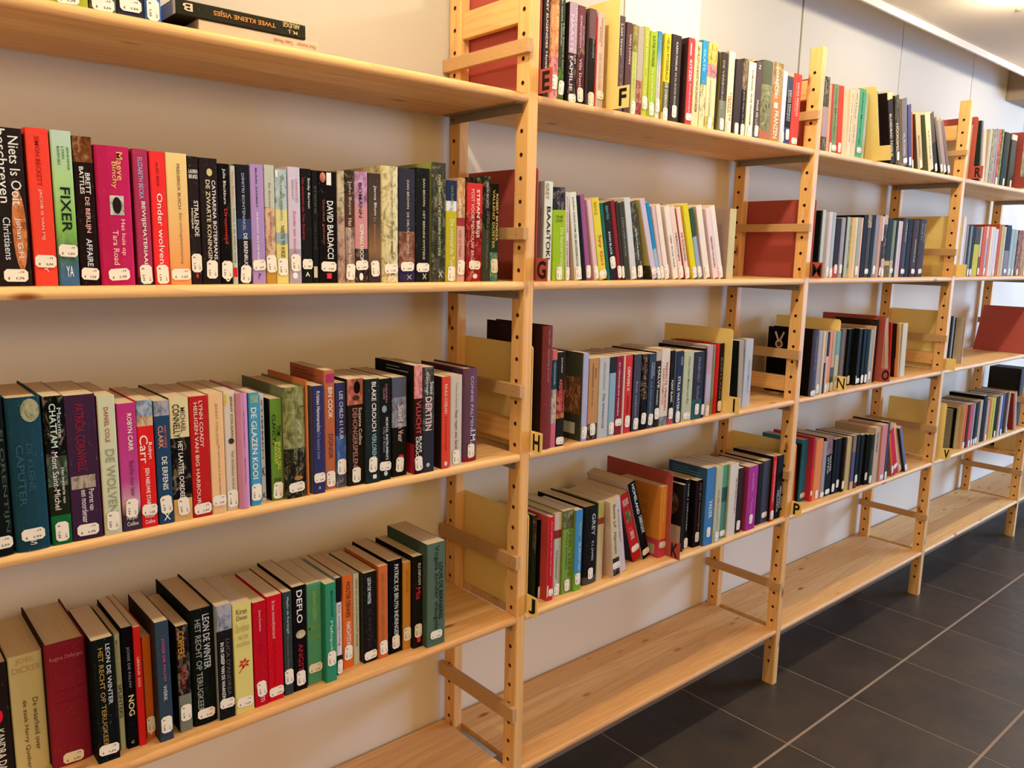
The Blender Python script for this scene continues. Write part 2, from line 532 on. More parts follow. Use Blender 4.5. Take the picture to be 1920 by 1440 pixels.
DIV = [('E', 1, 0.0245, 1, 0, 'red steel divider with black letter E at the top shelf'),
       ('F', 0, 0.2220, 1, 0, 'yellow steel divider with black letter F on the top shelf'),
       ('G', 1, 0.0280, 2, 0, 'red steel divider with black letter G'),
       ('H', 0, 0.0245, 3, 0, 'yellow steel divider with black letter H'),
       ('I', 0, 0.6570, 3, 0, 'yellow steel divider with black letter I'),
       ('J', 0, 0.0245, 4, 0, 'yellow steel divider with black letter J'),
       ('K', 1, 0.4780, 4, 0, 'red steel divider with black letter K'),
       ('M', 1, 0.9890, 2, 0, 'red steel divider with black letter M'),
       ('N', 0, 1.2050, 3, 0, 'yellow steel divider with black letter N'),
       ('O', 1, 1.4640, 3, 0, 'red steel divider with black letter O'),
       ('P', 0, 0.9860, 4, 0, 'yellow steel divider with black letter P'),
       ('', 0, 1.3130, 1, -0.29, 'yellow steel divider leaning among the black books, third bay top shelf'),
       ('R', 1, 1.9820, 1, 0, 'red steel divider with black letter R'),
       ('', 1, 2.4300, 1, 0, 'red steel divider behind the green landscape book, fourth bay top shelf'),
       ('', 0, 1.9340, 2, 0, 'yellow steel divider seen through the frame, fourth bay second shelf'),
       ('', 0, 1.9340, 3, 0, 'yellow steel divider left of the thin books, fourth bay third shelf'),
       ('V', 0, 1.9750, 4, 0, 'yellow steel divider with black letter V'),
       (None, 1, 2.7450, 3, 0.38, 'red steel plate leaning right, front one of the pair, fourth bay'),
       (None, 1, 2.7600, 3, 0.40, 'red steel plate leaning right, rear one of the pair, fourth bay')]
EXTRA = {'K': (0.014, 0), 'N': (0.017, 0), 'O': (0.008, 55), 'V': (-0.004, 44), 'G': (0.002, 0)}
for lt, red, x, s, lean, lab in DIV:
    y0, bend = EXTRA.get(lt, (0.0, 0))
    divider(lt, red, x, ZS[s], lean, lab, 0.0002, y0, bend)



# ---------------------------------------------------------------- price labels (shared meshes)
def label_meshes():
    out = {}
    for kind in 'hv':
        for price in ('1,25', '1,75', '2,50', '1,50'):
            W, H = (0.0245, 0.0145)
            c = 0.0032
            n0 = [(0, c), (0.0012, c * 0.6), (c, 0), (W - c, 0), (W - 0.0012, c * 0.6), (W, c), (W, H - c), (W - 0.0012, H - c * 0.6), (W - c, H), (c, H), (0.0012, H - c * 0.6), (0, H - c)]
            n0 = [(a - W / 2, b - H / 2) for a, b in n0]
            V = [(a, 0, b) for a, b in n0] + [(a, 0.0005, b) for a, b in n0]
            n = len(n0)
            F = [tuple(range(n))] + [((k + 1) % n, k, k + n, (k + 1) % n + n) for k in range(n)]
            FM = [0] * len(F)
            for tx, x0, x1, z0, z1 in (('..13', 0.002, 0.0085, 0.0030, 0.0052), ('\u20ac', -0.0085, -0.0062, -0.0052, -0.0020), (price, 0.0, 0.0085, -0.0052, -0.0020)):
                vs, fs = glyphs(tx, 0.035, 1)
                i = len(V)
                V += [(x0 + a * (x1 - x0), -0.00006, z0 + b * (z1 - z0)) for a, b in vs]
                F += [tuple(i + k for k in q) for q in fs]
                FM += [1] * len(fs)
            if kind == 'v':
                V = [(z, y, -x) for x, y, z in V]
            me = bpy.data.meshes.new('price_label')
            me.from_pydata(V, [], F)
            me.materials.append(M_LABEL)
            me.materials.append(M_LABELINK)
            me.polygons.foreach_set('material_index', FM)
            me.update()
            out[(kind, price)] = me
    return out
LAB = label_meshes()
PRICES = ['1,25', '1,75', '2,50', '1,50']

# ---------------------------------------------------------------- books
def parse_bands(spec):
    side = None
    bands = []
    grad = 'g' in spec.split()
    banded = '&' in spec.split()
    for tok in spec.split():
        if tok in ('g', '&'):
            continue
        if tok[0] == '@':
            side = tok[1:]
            continue
        if tok[0] == '~' or tok[0] == '%':
            continue
        t = None
        if ':' in tok:
            t, tok = tok.split(':')
            t = float(t)
        art = 1.0 if tok.endswith('%') else 0.0
        tok = tok.strip('%')
        if len(tok) not in (3, 6):
            continue
        bands.append([t if t is not None else 0.0, hexc(tok), art])
    if not bands:
        bands = [[0.0, hexc('888'), 0.0]]
    # a leading colour without a position followed by one with 0: keep the later
    clean = {}
    for b in bands:
        clean[b[0]] = b
    bands = [clean[k] for k in sorted(clean)]
    bands[0][0] = 0.0
    main = max(range(len(bands)), key=lambda i: (bands[i + 1][0] if i + 1 < len(bands) else 1) - bands[i][0])
    sc_ = hexc(side) if side else [c * 0.92 for c in bands[main][1]]
    return bands, sc_, (bands[main][2] if not side else 0.0), grad, banded
def cover_mesh(w, h, d, bands, side, sart, hard, grad=False, banded=False):
    th = min(0.0016 if hard else 0.0006, w * 0.3)
    r = min(0.0016 if not hard else 0.003, w * 0.3)
    bulge = min(0.0022, w * 0.10) if hard else 0.0
    P = [(0.0, d), (0.0, r * 0.9)]
    P += [(r * 0.35, r * 0.25), (r, 0.0 - bulge * 0.3)]
    if hard:
        P += [(w * 0.35, -bulge), (w * 0.65, -bulge)]
    P += [(w - r, 0.0 - bulge * 0.3), (w - r * 0.35, r * 0.25), (w, r * 0.9), (w, d)]
    Q = []
    for (x, y) in P:
        Q.append((min(max(x, th), w - th), max(y + (th if y < d else 0), th if y < d else y)))
    n = len(P)
    ts = [b[0] for b in bands] + [1.0]
    zs = [h * (1 - t) for t in ts]
    V, F, K = [], [], []
    nl = len(zs)
    for z in zs:
        V += [(x, y, z) for x, y in P]
    for z in (h, 0.0):
        V += [(x, y, z) for x, y in Q]
    q0, q1 = nl * n, nl * n + n
    for l in range(nl - 1):
        col, art = bands[l][1], bands[l][2]
        for k in range(n - 1):
            a, b = l * n + k, l * n + k + 1
            F.append((a, a + n, b + n, b))
            if k == 0 and not banded:
                K.append((*side, sart))
            elif grad and l < nl - 2:
                c, c2 = (*col, art), (*bands[l + 1][1], bands[l + 1][2])
                K.append([c, c2, c2, c])
            else:
                K.append((*col, art))
    top, bot = 0, (nl - 1) * n
    sc_ = (*side, 0.0)
    for k in range(n - 1):
        F.append((top + k + 1, q0 + k + 1, q0 + k, top + k)); K.append((*bands[0][1], 0.0) if k else sc_)
        F.append((bot + k, q1 + k, q1 + k + 1, bot + k + 1)); K.append(sc_)
        F.append((q0 + k + 1, q1 + k + 1, q1 + k, q0 + k)); K.append(sc_)
    # rear ends of both boards
    for j in (0, n - 1):
        F.append((top + j, q0 + j, q1 + j, bot + j)); K.append(sc_)
    flat = []
    for f, c in zip(F, K):
        if isinstance(c, list):
            for q in c:
                flat.extend(q)
        else:
            flat.extend(c * len(f))
    return V, F, flat, th
def side_print(bk, tx, col, art, t0, t1, c0, c1, hor, h, d):
    """print on the left board; t from the top, c from the rear edge to the spine"""
    zt, zb = h * (1 - t0), h * (1 - t1)
    ya, yb = d * (1 - c0), d * (1 - c1)
    V, F = [], []
    if tx == '=':                                      # a block of small print, line by line
        n = max(2, int((zt - zb) / 0.0058))
        for k in range(n):
            f = 1.0 if k % 4 else 0.6 + 0.08 * (k % 3)
            z1 = zt - (zt - zb) * (k + 0.2) / n
            z0 = z1 - 0.0016
            i = len(V)
            V += [(-0.0003, ya, z0), (-0.0003, ya + (yb - ya) * f, z0), (-0.0003, ya + (yb - ya) * f, z1), (-0.0003, ya, z1)]
            F.append((i, i + 1, i + 2, i + 3))
    else:
        u = shape_uv(tx)
        prim = u is not None
        vs, fs = u if prim else glyphs(tx, 0.004, 2)
        xo = -0.0003 if prim else -0.0005
        for a, b in vs:
            if prim or hor:
                V.append((xo, ya + (yb - ya) * a, zb + b * (zt - zb)))
            else:
                V.append((xo, ya + (yb - ya) * b, zt - a * (zt - zb)))
        F = list(fs)
    o = mesh_obj('cover_picture' if tx in ('[]', '()') else 'lettering', V, F, M_BOOK if art else M_INK, bk)
    flat = []
    for f in F:
        flat.extend((*col, art) * len(f))
    set_col(o.data, flat)
def make_book(x, y, z, w, h, lean, d, spec, texts, sticker, label, group, rnd, rot=None):
    hard = 'hardback' in label or 'thick' in label
    bk = empty('book', (x, y, z), label, 'book', group)
    if rot:
        bk.rotation_euler = rot
    elif lean < 0:
        bk.rotation_euler = (0, lean, 0)
    elif lean > 0:
        bk.location = (x + w / math.cos(lean) - w * math.cos(lean), y, z + w * math.sin(lean))
        bk.rotation_euler = (0, lean, 0)
    bands, side, sart, grad, banded = parse_bands(spec)
    V, F, flat, th = cover_mesh(w, h, d, bands, side, sart, hard, grad, banded)
    c = mesh_obj('cover', V, F, M_BOOK, bk)
    set_col(c.data, flat)
    gap = 0.0028 if hard else 0.0002
    if w - 2 * th > 0.0008:
        pg = box('page_block', th + 0.00005, w - th - 0.00005, th + 0.0006, d - (0.003 if hard else 0.0003), gap * 0.6, h - gap, M_PAGE, bk)
    items = []
    for t in texts.split(';'):
        if '~' not in t:
            continue
        p = t.split('~')
        if len(p) < 4 or not p[0].strip():
            continue
        on_side = p[0][0] == '<'
        if on_side:
            p[0] = p[0][1:]
        cs = p[1]
        art = 1.0 if cs.endswith('%') else 0.0
        cs = cs.strip('%')
        cs = {'w': 'eee', 'k': '222'}.get(cs, cs)
        try:
            t0, t1 = float(p[2]), float(p[3])
            c0 = float(p[4]) if len(p) > 4 else 0.3
            c1 = float(p[5]) if len(p) > 5 else 0.7
        except ValueError:
            continue
        if on_side:
            side_print(bk, p[0], hexc(cs), art, t0, t1, c0, c1, len(p) > 6, h, d)
            continue
        if w < 0.006:
            continue
        m = 0.06
        c0, c1 = max(c0, m), min(c1, 1 - m)
        hor = len(p) > 6 and p[6] == 'h'
        items.append((p[0], hexc(cs), art, max(t0, 0.01), min(t1, 0.985), c0, c1, hor))
    bul = min(0.0022, w * 0.10) if hard else 0
    yoff = -bul - 0.0004
    items.sort(key=lambda it: it[0] not in ('[]', '()', '*'))
    for n_, it in enumerate(items):
        ink_object('cover_picture' if it[0] in ('[]', '()', '*') else 'lettering', [it], w, h, bk, yoff - 0.00006 * n_)
    if sticker and sticker[0] in 'hv':
        fz = float(sticker[1:] or 0.9)
        me = LAB[(sticker[0], PRICES[rnd % 4])]
        s = bpy.data.objects.new('price_label', me)
        C.objects.link(s)
        s.parent = bk
        fw = (0.0245 if sticker[0] == 'h' else 0.0145)
        s.scale = (min(1.0, w * 0.93 / fw), 1, 1)
        s.rotation_euler = (0, R(((rnd * 37) % 9) - 4), 0)
        zz = min(max(h * (1 - fz), 0.0135 if sticker[0] == 'v' else 0.0085), h)
        s.location = (w * 0.5, yoff - 0.00095, zz)
    return bk
ORD = ['first', 'second', 'third', 'fourth', 'fifth', 'sixth', 'seventh', 'eighth', 'ninth', 'tenth', '11th', '12th', '13th', '14th', '15th', '16th', '17th',
       '18th', '19th', '20th', '21st', '22nd', '23rd', '24th', '25th', '26th', '27th', '28th', '29th', '30th', '31st', '32nd', '33rd', '34th']
BOOKS = r"""@1 1
-7270 440 12 1261 0|@444 0:aa3 .8:c53 .85:aa3||h.93|yellow novel with a red patch
-6819 296 12 1336 0|@333 665%||h.95|grey patterned novel
-6518 308 12 1366 0|334||h.9|navy novel
-6203 194 12 1426 0|46a|uipo~ddd~.6~.9~.3~.7|v.94|blue novel beside the two stacked books
@1 2
-7909 328 30 1800 0|322|Niets Is Ooit~w~.05~.48~.56~.88;beschreven~w~-.02~.47~.2~.5;Johan G.H.~ddd~.56~.83~.58~.8;Christiaens~ddd~.56~.83~.22~.45;()~c74%~.38~.9~.5~1.0|h.93|broad black novel with a planet
-7546 239 30 1827 0|e43|SIMON BECKETT~a22~.05~.36~.38~.58;JACOB IS VAN MIJ~eba~.38~.7~.4~.56;Y~fcc~.87~.91~.4~.6|h.84|bright red novel
-7289 221 30 1828 0|g 0:bcb .3:ac8 .62:8b5 .8:575% .9:468|JENNIFER~363~.1~.25~.72~.84;LYNN~363~.1~.18~.5~.62;BARNES~363~.1~.22~.28~.4;FIXER~133~.36~.65~.3~.78;YA~w~.87~.94~.35~.7~h|h.77|green to blue novel
-7056 211 30 1785 0|0:742% .17:311|BRETT~w~.24~.38~.55~.8;BATTLES~w~.2~.38~.25~.48;DE BERLIJN~eba~.4~.64~.4~.7;AFFAIRE~ddd~.68~.87~.4~.7|h.92|black thriller with a burning figure on top
-6825 404 30 1703 0|b25|Maeve~db6~.04~.24~.6~.78;Binchy~db6~.11~.3~.42~.6;[]~ccb%~.35~.49~.35~.75;()~322~.36~.48~.42~.68;Het huis op~fcb~.52~.78~.6~.76;Tara Road~fcb~.6~.85~.38~.54|h.92|very thick crimson novel with a cat picture
-6384 180 30 1700 0|a35 .94:334|ELIZABETH BECKA~aac~.06~.36~.32~.62;BEWIJSMATERIAAL~w~.38~.86~.36~.68|v.93|raspberry novel
-6182 189 30 1691 0|e33|ALEX BEER~822~.08~.26~.4~.55;Onder wolven~ffe~.31~.84~.35~.72|v.92|scarlet novel
-5986 270 30 1692 0|g @eb7 0:ec8 .5:eb7 .9:e95|FREDERICK BUSCH~754~.08~.42~.5~.64;Een oorlogsherinnering~865~.45~.84~.5~.66|h.92|cream and orange novel
-5713 142 30 1669 0|322|LAUREN~w~.1~.13~.1~.9~h;BEUKES~w~.14~.17~.1~.9~h;STRALENDE~fdc~.34~.62~.45~.85;MEISJES~w~.4~.56~.15~.35;()~c33~.91~.95~.4~.65|v.83|black novel with bold cream title
-5561 246 30 1665 0|322|()~cb8~.08~.14~.4~.7;CATHARINA BOTERMANS~edd~.17~.8~.65~.85;DE ZWARTE KONINGIN~dca~.17~.82~.32~.55|v.88|black novel with a gold lily
-5310 158 30 1610 0|211|Julia Blackburn~eee~.04~.33~.35~.65;Droomtijd~d33~.37~.66~.35~.7;)~w~.94~.98~.3~.8|v.88|slim black novel with red title
-5146 72 30 1595 0|bba|Peter Bekkers~c73~.05~.32~.3~.65;Trouw is de andere wang~432~.35~.82~.3~.65;[]~c22~.86~.94~.1~.8||thin grey novel
-5065 192 30 1619 0|223 .45:346 .62:223|DIMITRI BONTENAKEL~aab~.07~.55~.4~.6;DE BERENRUG~eee~.57~.85~.42~.7|v.92|dark blue novel
-4868 198 30 1640 0|a8b|MURIEL BARBERY~335~.03~.36~.4~.52;ELEGANT ALS DE EGEL~eef~.4~.82~.4~.52;?~446~.91~.96~.4~.6~h|h.84|lilac novel
-4662 152 30 1648 0|bba .35:ca8% .88:b83|Els Beerten~865~.15~.36~.4~.6;Een munitigeng~c43~.39~.68~.38~.65|v.83|mottled beige novel
-4506 182 30 1601 0|0:abb% .35:dc8 .55:9aa .65:dc7|KARMA BROWN~886~.1~.44~.4~.6;NIETS TE KIEZEN~543~.49~.82~.4~.7;[]~eee~.01~.07~.05~.25|v.85|blue and yellow banded novel
-4311 192 30 1650 0|cbc .7:a9a|LINWOOD~a88~.1~.3~.6~.8;BARCLAY~a88~.11~.28~.3~.48;Zonder een woord~c44~.37~.73~.38~.6;()~eed~.9~.96~.25~.65|v.82|pale mauve novel
-4114 169 30 1641 0|222|Emily Barton~eee~.08~.34~.6~.85;Het testament van Yves Gundron~a33~.08~.62~.1~.35;A~eee~.9~.94~.3~.7~h|h.83|black novel with dim red lettering
-3937 95 30 1631 0|222|ETIENNE~555~.14~.38~.35~.7;VERLAINE~444~.45~.7~.3~.6;[]~cb9~.85~.95~.1~.7||black novel with a small label
-3839 307 30 1630 0|211|Geniaal geheim~953~.25~.65~.18~.35;DAVID BALDACCI~eee~.26~.78~.45~.78;[]~eee~.0~.12~.45~.7;()~c76%~0~.1~.1~.4;[]~d34~.91~.96~.4~.65|h.85|black thriller with a red publisher square
-3529 129 30 1659 0|ba8% .4:a87%||label|beige woodland novel
-3396 162 30 1670 0|432% .2:532 .5:976%|John Boyne~cba~.09~.39~.3~.7;Het victoriaanse huis~dcb~.42~.82~.3~.7|v.9|brown antique style novel
-3231 226 30 1672 0|b8a% .3:c88 .69:433%|Corina~cab~.18~.34~.6~.75;BOMANN~433~.1~.41~.3~.55;SOPHIAS HOOP~eec~.47~.8~.35~.65;()~eed~.91~.98~.3~.6|h.84|pink sunset novel
-2995 226 30 1664 0|g 433 .45:543 .7:864 .9:433|Jenna Blum~eee~.11~.38~.4~.65;In tweestrijd~b75~.4~.7~.35~.6;|v.87|brown grey novel
-2761 315 30 1795 0|dc9%|DAN BROWN~886~.09~.37~.5~.62;HET VERLOREN SYMBOOL~775~.38~.8~.5~.62;x~554~.88~.95~.5~.7|h.88|thick cream novel
-2437 306 30 1785 0|334 .55:854% .87:325|DAN BROWN~cb9~.1~.35~.48~.62;DE DELTA DECEPTIE~cb9~.38~.75~.48~.62;x~aa8~.93~.98~.5~.75|h.86|indigo and orange novel
-2120 276 30 1814 0|222|DAN BROWN~cb9~.09~.33~.5~.65;HET BERNINI MYSTERIE~cb9~.37~.8~.5~.65;x~cb9~.92~.98~.5~.75|h.87|smooth black novel
-1804 284 30 1927 0|@995 443%|DAN BROWN~bb8~.1~.35~.45~.62;HET BERNINI MYSTERIE~bb8~.37~.78~.45~.62;x~bb8~.9~.97~.5~.75||mottled olive brown novel
-1515 224 30 1665 0|0:235 .2:ddd% .3:ba2|Lieve Boedber~886~.05~.24~.45~.7;De ontvoerde Tuin~eec~.38~.85~.4~.75|v.92|blue and mustard novel
-1282 167 30 1721 0|c96% .38:933 .46:c98|roald kroeske~fed~.2~.38~.2~.55;tulip en Filippa~b33~.5~.76~.2~.55|v.86|wood grain patterned novel
-1072 335 30 1655 0|c33 .3:922%|STEFAN BRIJS~fed~.06~.55~.55~.8;POST VOOR MEVROUW BROMLEY~eba~.06~.92~.25~.45;()~fdd~.92~.97~.4~.7|h.83|red novel with white initials
-729 168 30 1790 0|332% .5:443|SIMON BECKETT~bbb~.05~.3~.4~.7;DE GEUR VAN STERFELIJKHEID~776~.33~.88~.4~.7||dim brown thriller
-549 173 30 1673 0|222 .4:243 .7:587%|ROBERT BRYNDZA~ed9~.1~.58~.62~.88;VALLEND DUISTER~db5~.06~.66~.18~.48|v.84|dark green thriller
@1 3
-8300 272 4 1901 0|122|FLORENTIJN~454~.2~.85~.7~.9|h.91|dark green hardback cut by the frame edge
-8010 367 4 1876 0|145|()~997%~.01~.16~.4~.95;DE KLEINE~356~.3~.6~.5~.65;CAPUTER~356~.3~.7~.2~.4;S~ccc~.93~.96~.4~.6~h|h.89|thick teal novel with a faded jar
-7624 221 4 1858 0|122% .4:454% .6:231 .8:163|CHATTAM~cdc~.05~.34~.28~.6;Maxime~ccc~.08~.28~.65~.85;Mont Saint-Michel~ede~.37~.76~.25~.55;Het mysterie van~ede~.48~.72~.62~.82|v.91|black and green mystery
-7398 345 4 1844 0|424|PATRICIA CORNWELL~823~.06~.52~.3~.6;[]~a98%~.55~.64~.05~.85;Portret van~edd~.65~.8~.6~.78;een moordenaar~edd~.65~.88~.35~.55|h.93|purple thriller with an old portrait
-7034 206 4 1801 0|@b22 cca|DANIEL COLE~a44~.08~.33~.35~.6;DE WOLVEN~997~.38~.84~.3~.8|v.9|off white thriller with a red edge
-6811 225 4 1681 0|g b37 .6:b48 .78:c9a .88:434|ROBYN CARR~fef~.08~.37~.5~.75;Belofte voor later~634~.45~.73~.5~.75;Harper~eee~.88~.92~.2~.8~h;Collins~eee~.93~.96~.2~.8~h|v.82|pink paperback
-6583 201 4 1698 0|0:9ab% .12:ca8% .2:d22|Carr~fee~.27~.49~.1~.6;Robyn~fee~.33~.46~.55~.85;EEN NIEUWE START~fff~.53~.84~.35~.6;Harper~edd~.9~.93~.2~.8~h;Collins~edd~.94~.97~.2~.8~h|h.86|red paperback with a beach on top
-6368 193 4 1668 0|0:99a% .12:246|CLARK~d97~.2~.38~.2~.52;MARY HIGGINS~c65~.2~.38~.58~.75;DE ERFENIS~eef~.45~.72~.35~.7;X~eef~.91~.97~.3~.75~h|v.84|royal blue thriller
-6172 246 4 1685 0|0:dc9 .32:222% .82:da6|MICHAEL~544~.08~.28~.55~.8;CONNELLY~222~.05~.32~.15~.5;HET LAATSTE OORDEEL~fed~.35~.83~.35~.6|v.88|cream and black thriller
-5917 249 4 1681 0|b22|LYNN COADY~ecb~.04~.42~.5~.7;HEILIGEN VAN BIG HARBOUR~ecb~.05~.89~.22~.42|h.93|deep red novel
-5661 200 4 1695 0|eb8|JENNY COLGAN~985~.08~.42~.4~.6;Een nieuwe zomer in de kleine bakkerij~553~.43~.85~.5~.65|h.89|peach novel
-5441 160 7 1701 0|dcb|JENNY COLGAN~433~.04~.38~.5~.75;()~434~.39~.44~.3~.8;Het eindeloze strand~865~.5~.82~.5~.75;()~db4~.02~.12~.02~.3|v.9|pale novel with a small puffin
-5277 163 4 1662 0|c8a|Ten Kleine Negertjes~756~.15~.47~.5~.65;Agatha Christie~756~.55~.78~.5~.65||rounded mauve hardback
-5094 154 6 1647 0|49b|DE GLAZEN KOOI~ffd~.13~.76~.2~.72;NICHOLAS~cc4~.02~.05~.2~.9~h;CARR~cc4~.05~.09~.2~.9~h|v.88|bright blue novel with bold white title
-4878 69 19 1589 0|ccc|STIMMEN~668~.05~.6~.3~.6;K~222~.68~.76~.2~.8~h;K~222~.92~.97~.2~.8~h||slim pale grey novel
-4759 181 11 1515 0|@222 683|TOM~122~.26~.36~.5~.85;CLANCY'S~122~.15~.45~.15~.45;SPLINTER CELL~dd6~.42~.7~.55~.8;BLACKLIST~dd6~.42~.64~.3~.5;PETER TELEP~342~.78~.83~.2~.8~h|v.9|lime green thriller
-4574 342 7 1668 0|@775 0:885% .55:332%|CORDIER~664~.08~.2~.45~.6;Stad der Beenderen~886~.28~.65~.4~.65;()~a74~.8~.84~.4~.8|h.9|thick olive misty novel
-4230 30 4 1753 0|@c74 c74||none|orange brown edge of a hidden hardback
-4130 193 4 1656 0|@778 336|Kristien Hemmerechts~eee~.05~.42~.35~.65;De laatste keer~88a~.43~.68~.35~.62;A~ccc~.93~.96~.4~.6~h|h.85|navy novel
-3883 181 14 1855 0|b64|<=~843~.03~.08~.1~.8;[]~a36~.03~.1~.2~.95;BIN COOK~fec~.14~.4~.35~.75;DONOR~633~.53~.74~.35~.75|v.91|copper brown thriller
-3699 182 13 1650 0|336 .5:46a% .85:556%|LEE CHILD 61 UUR~ccd~.08~.54~.35~.7|v.8|blue thriller
-3514 276 9 1695 0|0:b65% .24:321|DEHONGERSPELEN~b76~.27~.82~.3~.6;Suzanne Collins~edd~.27~.62~.68~.88;()~211~.02~.14~.4~.8;()~532~.15~.2~.3~.75|v.9|black thriller with an eye picture
-3235 260 4 1677 0|233|BLAKE CROUCH~fff~.03~.5~.45~.75;VERLOREN~9bb~.52~.75~.45~.75;[]~eee~.92~.96~.5~.75|v.82|black thriller with bold white name
-2973 226 7 1655 0|222|CASSANDRA~a77~.05~.24~.55~.7;CLARE~a77~.09~.2~.35~.5;()~899~.26~.33~.25~.65;MORTAL INSTRUMENTS~ddd~.38~.8~.55~.75;City of Bones~999~.47~.72~.3~.5;()~ccc~.91~.96~.4~.7|h.86|black fantasy with a moon disc
-2694 281 12 1645 0|0:556 .2:889% .5:221|Stad~dcb~.28~.44~.4~.75;en Vuur~ecb~.46~.65~.4~.75;()~b33~.78~.83~.4~.8|v.88|black and silver fantasy
-2314 160 4 1819 0|@222 0:d88% .3:411|VLUCHT~c44~.32~.63~.2~.8;<=~999~.03~.09~.3~.85;<[]~a23~.72~1~.55~1;BLAKE~eee~.65~.8~.6~.9;CROUCH~eee~.65~.87~.15~.5|v.9|tall black thriller with red top
-2147 229 4 1781 0|444% .6:334|Steve~ddd~.14~.26~.6~.9;Cavanagh~ddd~.05~.26~.2~.5;DERTI3N~ecc~.28~.6~.2~.75;()~bbb~.91~.95~.3~.6||grey thriller
-1759 164 4 1588 0|@422 d43|PAULO COELHO~ecb~.08~.4~.3~.65;De beschermengel~922~.43~.8~.3~.65;()~ecb~.92~.97~.3~.7||bright red slim novel
-1547 250 9 1582 0|cba|Tatiana de Rosnay~876~.08~.36~.4~.6;Haar naam was Sarah~543~.38~.82~.4~.65|v.9|pale cream novel
-1197 307 18 1661 0|@534 645 .95:823|CONNIE PALMEN~bab~.08~.65~.45~.65;I.M.~ddd~.66~.8~.45~.8;[]~eb8~.86~.96~.3~.55|v.88|plum hardback
@1 4
-8410 262 60 1621 0|322|KANDRA DAVIE~eee~.55~1~.35~.7;()~e24~.38~.5~.3~.7||black thriller with a pink dot
-8129 384 60 1651 0|cb8|JOEL~b97~.03~.08~.2~.75~h;DICKER~b97~.1~.15~.1~.95~h;De waarheid over~543~.38~.83~.62~.78;de zaak Harry Quebert~543~.38~1.05~.3~.46||broad cream novel
-7739 483 47 1739 0|@411 823|Regine Deforges~c78~.1~.14~.1~.9~h;[]~712~.38~.385~.15~.9;[]~712~.47~.475~.15~.9|h.94|very thick burgundy hardback
-7253 270 20 1759 0|122|LEON DE WINTER~ccc~.05~.54~.62~.82;HET RECHT OP TERUGKEER~a84~.07~.88~.28~.5|h.9|black novel with bronze title
-6940 72 34 1705 0|aa8|MARIA GOOS~886~.05~.4~.2~.6;SPLINTERS~433~.43~.72~.2~.75||thin sage novel
-6858 143 31 1776 0|112|JOSSE DE PAUW~888~.16~.5~.35~.65;NOG~ed9~.56~.73~.3~.8;u~bbb~.94~.96~.35~.6|none|slim black novel with cream title
-6713 94 28 1754 0|c22|LEESHUIS~ecb~.25~.4~.3~.6;GOLD~ecb~.42~.5~.3~.6||thin red novel
-6583 113 38 1526 0|c62|4~fed~.93~.97~.3~.6~h|v.86|orange booklet
-6467 185 18 1783 0|@433 345|JOSSE DE PAUW~b57~.14~.5~.4~.65;WERK~ccc~.53~.66~.4~.65|v.86|slate blue novel
-6173 177 24 1614 0|@222 322% .65:776|COPPERS~c83~.05~.3~.1~.6;SKERRY~a33~.38~.6~.3~.6|v.82|black and grey thriller
-5976 345 26 1777 0|122|LEON DE WINTER~ccc~.05~.52~.5~.78;HET RECHT OP TERUGKEER~998~.08~.88~.18~.42|h.9|second thick black novel
-5628 229 18 1777 0|@aaa 0:99a% .22:222|LUCA D'ANDREA~655~.3~.8~.55~.8;IN DE GREEP VAN DE WAANZIN~eed~.32~.82~.2~.42|h.86|black thriller with an icy top
-5389 285 18 1730 0|dc7|Kiran~654~.05~.1~.2~.75~h;Desai~654~.11~.15~.2~.75~h;De erfenis~ba6~.18~.26~.15~.85~h;van het~ba6~.27~.33~.25~.8~h;verlies~ba6~.34~.39~.15~.85~h;*~c32~.5~.63~.2~.85~h|h.9|pale yellow novel with a red flower
-5089 211 18 1675 0|b12|Jenny Downham~ebb~.08~.28~.4~.6;Voor ik doodga~a12~.3~.5~.35~.6;m~ebb~.91~.96~.4~.7|v.83|red novel
-4871 248 19 1705 0|c12|Ik ben iemand/niemand~dbb~.05~.4~.35~.55;van Paul Harding~a11~.42~.85~.3~.55|h.91|brighter red novel
-4600 148 21 1693 0|344|Maylis de Kerangal~ccc~.05~.4~.35~.65;De levenden herstellen~866~.42~.8~.35~.6|v.82|dark slate novel
-4441 232 22 1731 0|211|DEFLO~eee~.04~.35~.3~.7;ANGST~a23~.55~.82~.35~.7;()~cb9%~.42~.5~.2~.9|v.88|black thriller reading angst
-4181 252 26 1695 0|597|SARAH~9b5~.08~.22~.4~.65;GESSEN~9b5~.23~.37~.4~.65;Mecky~8a4~.4~.48~.05~.85~h;Salmen~8a4~.5~.56~.2~.95~h|h.84|sea green novel with yellow script
-3927 193 14 1671 0|386|MANON UPHOFF~245~.08~.34~.5~.7;Mafiopoli~dec~.38~.68~.35~.65|v.76|emerald green novel
-3669 98 26 1664 0|222 .25:dcc .8:222|De ontsporing~744~.28~.7~.3~.7|v.93|black and white slim novel
-3509 193 35 1623 0|d62|WOUTER DEHAIRS~433~.06~.45~.35~.75;NACHTSTAD~fed~.5~.78~.35~.75|v.83|orange novel
-3297 112 37 1600 0|ccb|TESSA DE LOO DE ZOON UIT SPANJE~655~.05~.8~.35~.65||thin pale novel
-3147 255 30 1596 0|@443 222|LEON DE WINTER~ddd~.06~.35~.3~.55;SUPERTEX~433~.4~.85~.3~.55|h.92|black novel with white name
-2874 183 27 1654 0|@c63 c63|DE LAATSTE LEERLING~864~.08~.8~.3~.6|v.88|burnt orange novel
-2661 279 30 1687 0|112|PATRICK DE BRUYN INDRINGER~ddd~.05~.82~.4~.7|v.88|black novel with long white title
-2380 157 28 1594 0|c83|ALEX GUNSTER~a63~.08~.35~.35~.65|v.82|ochre paperback
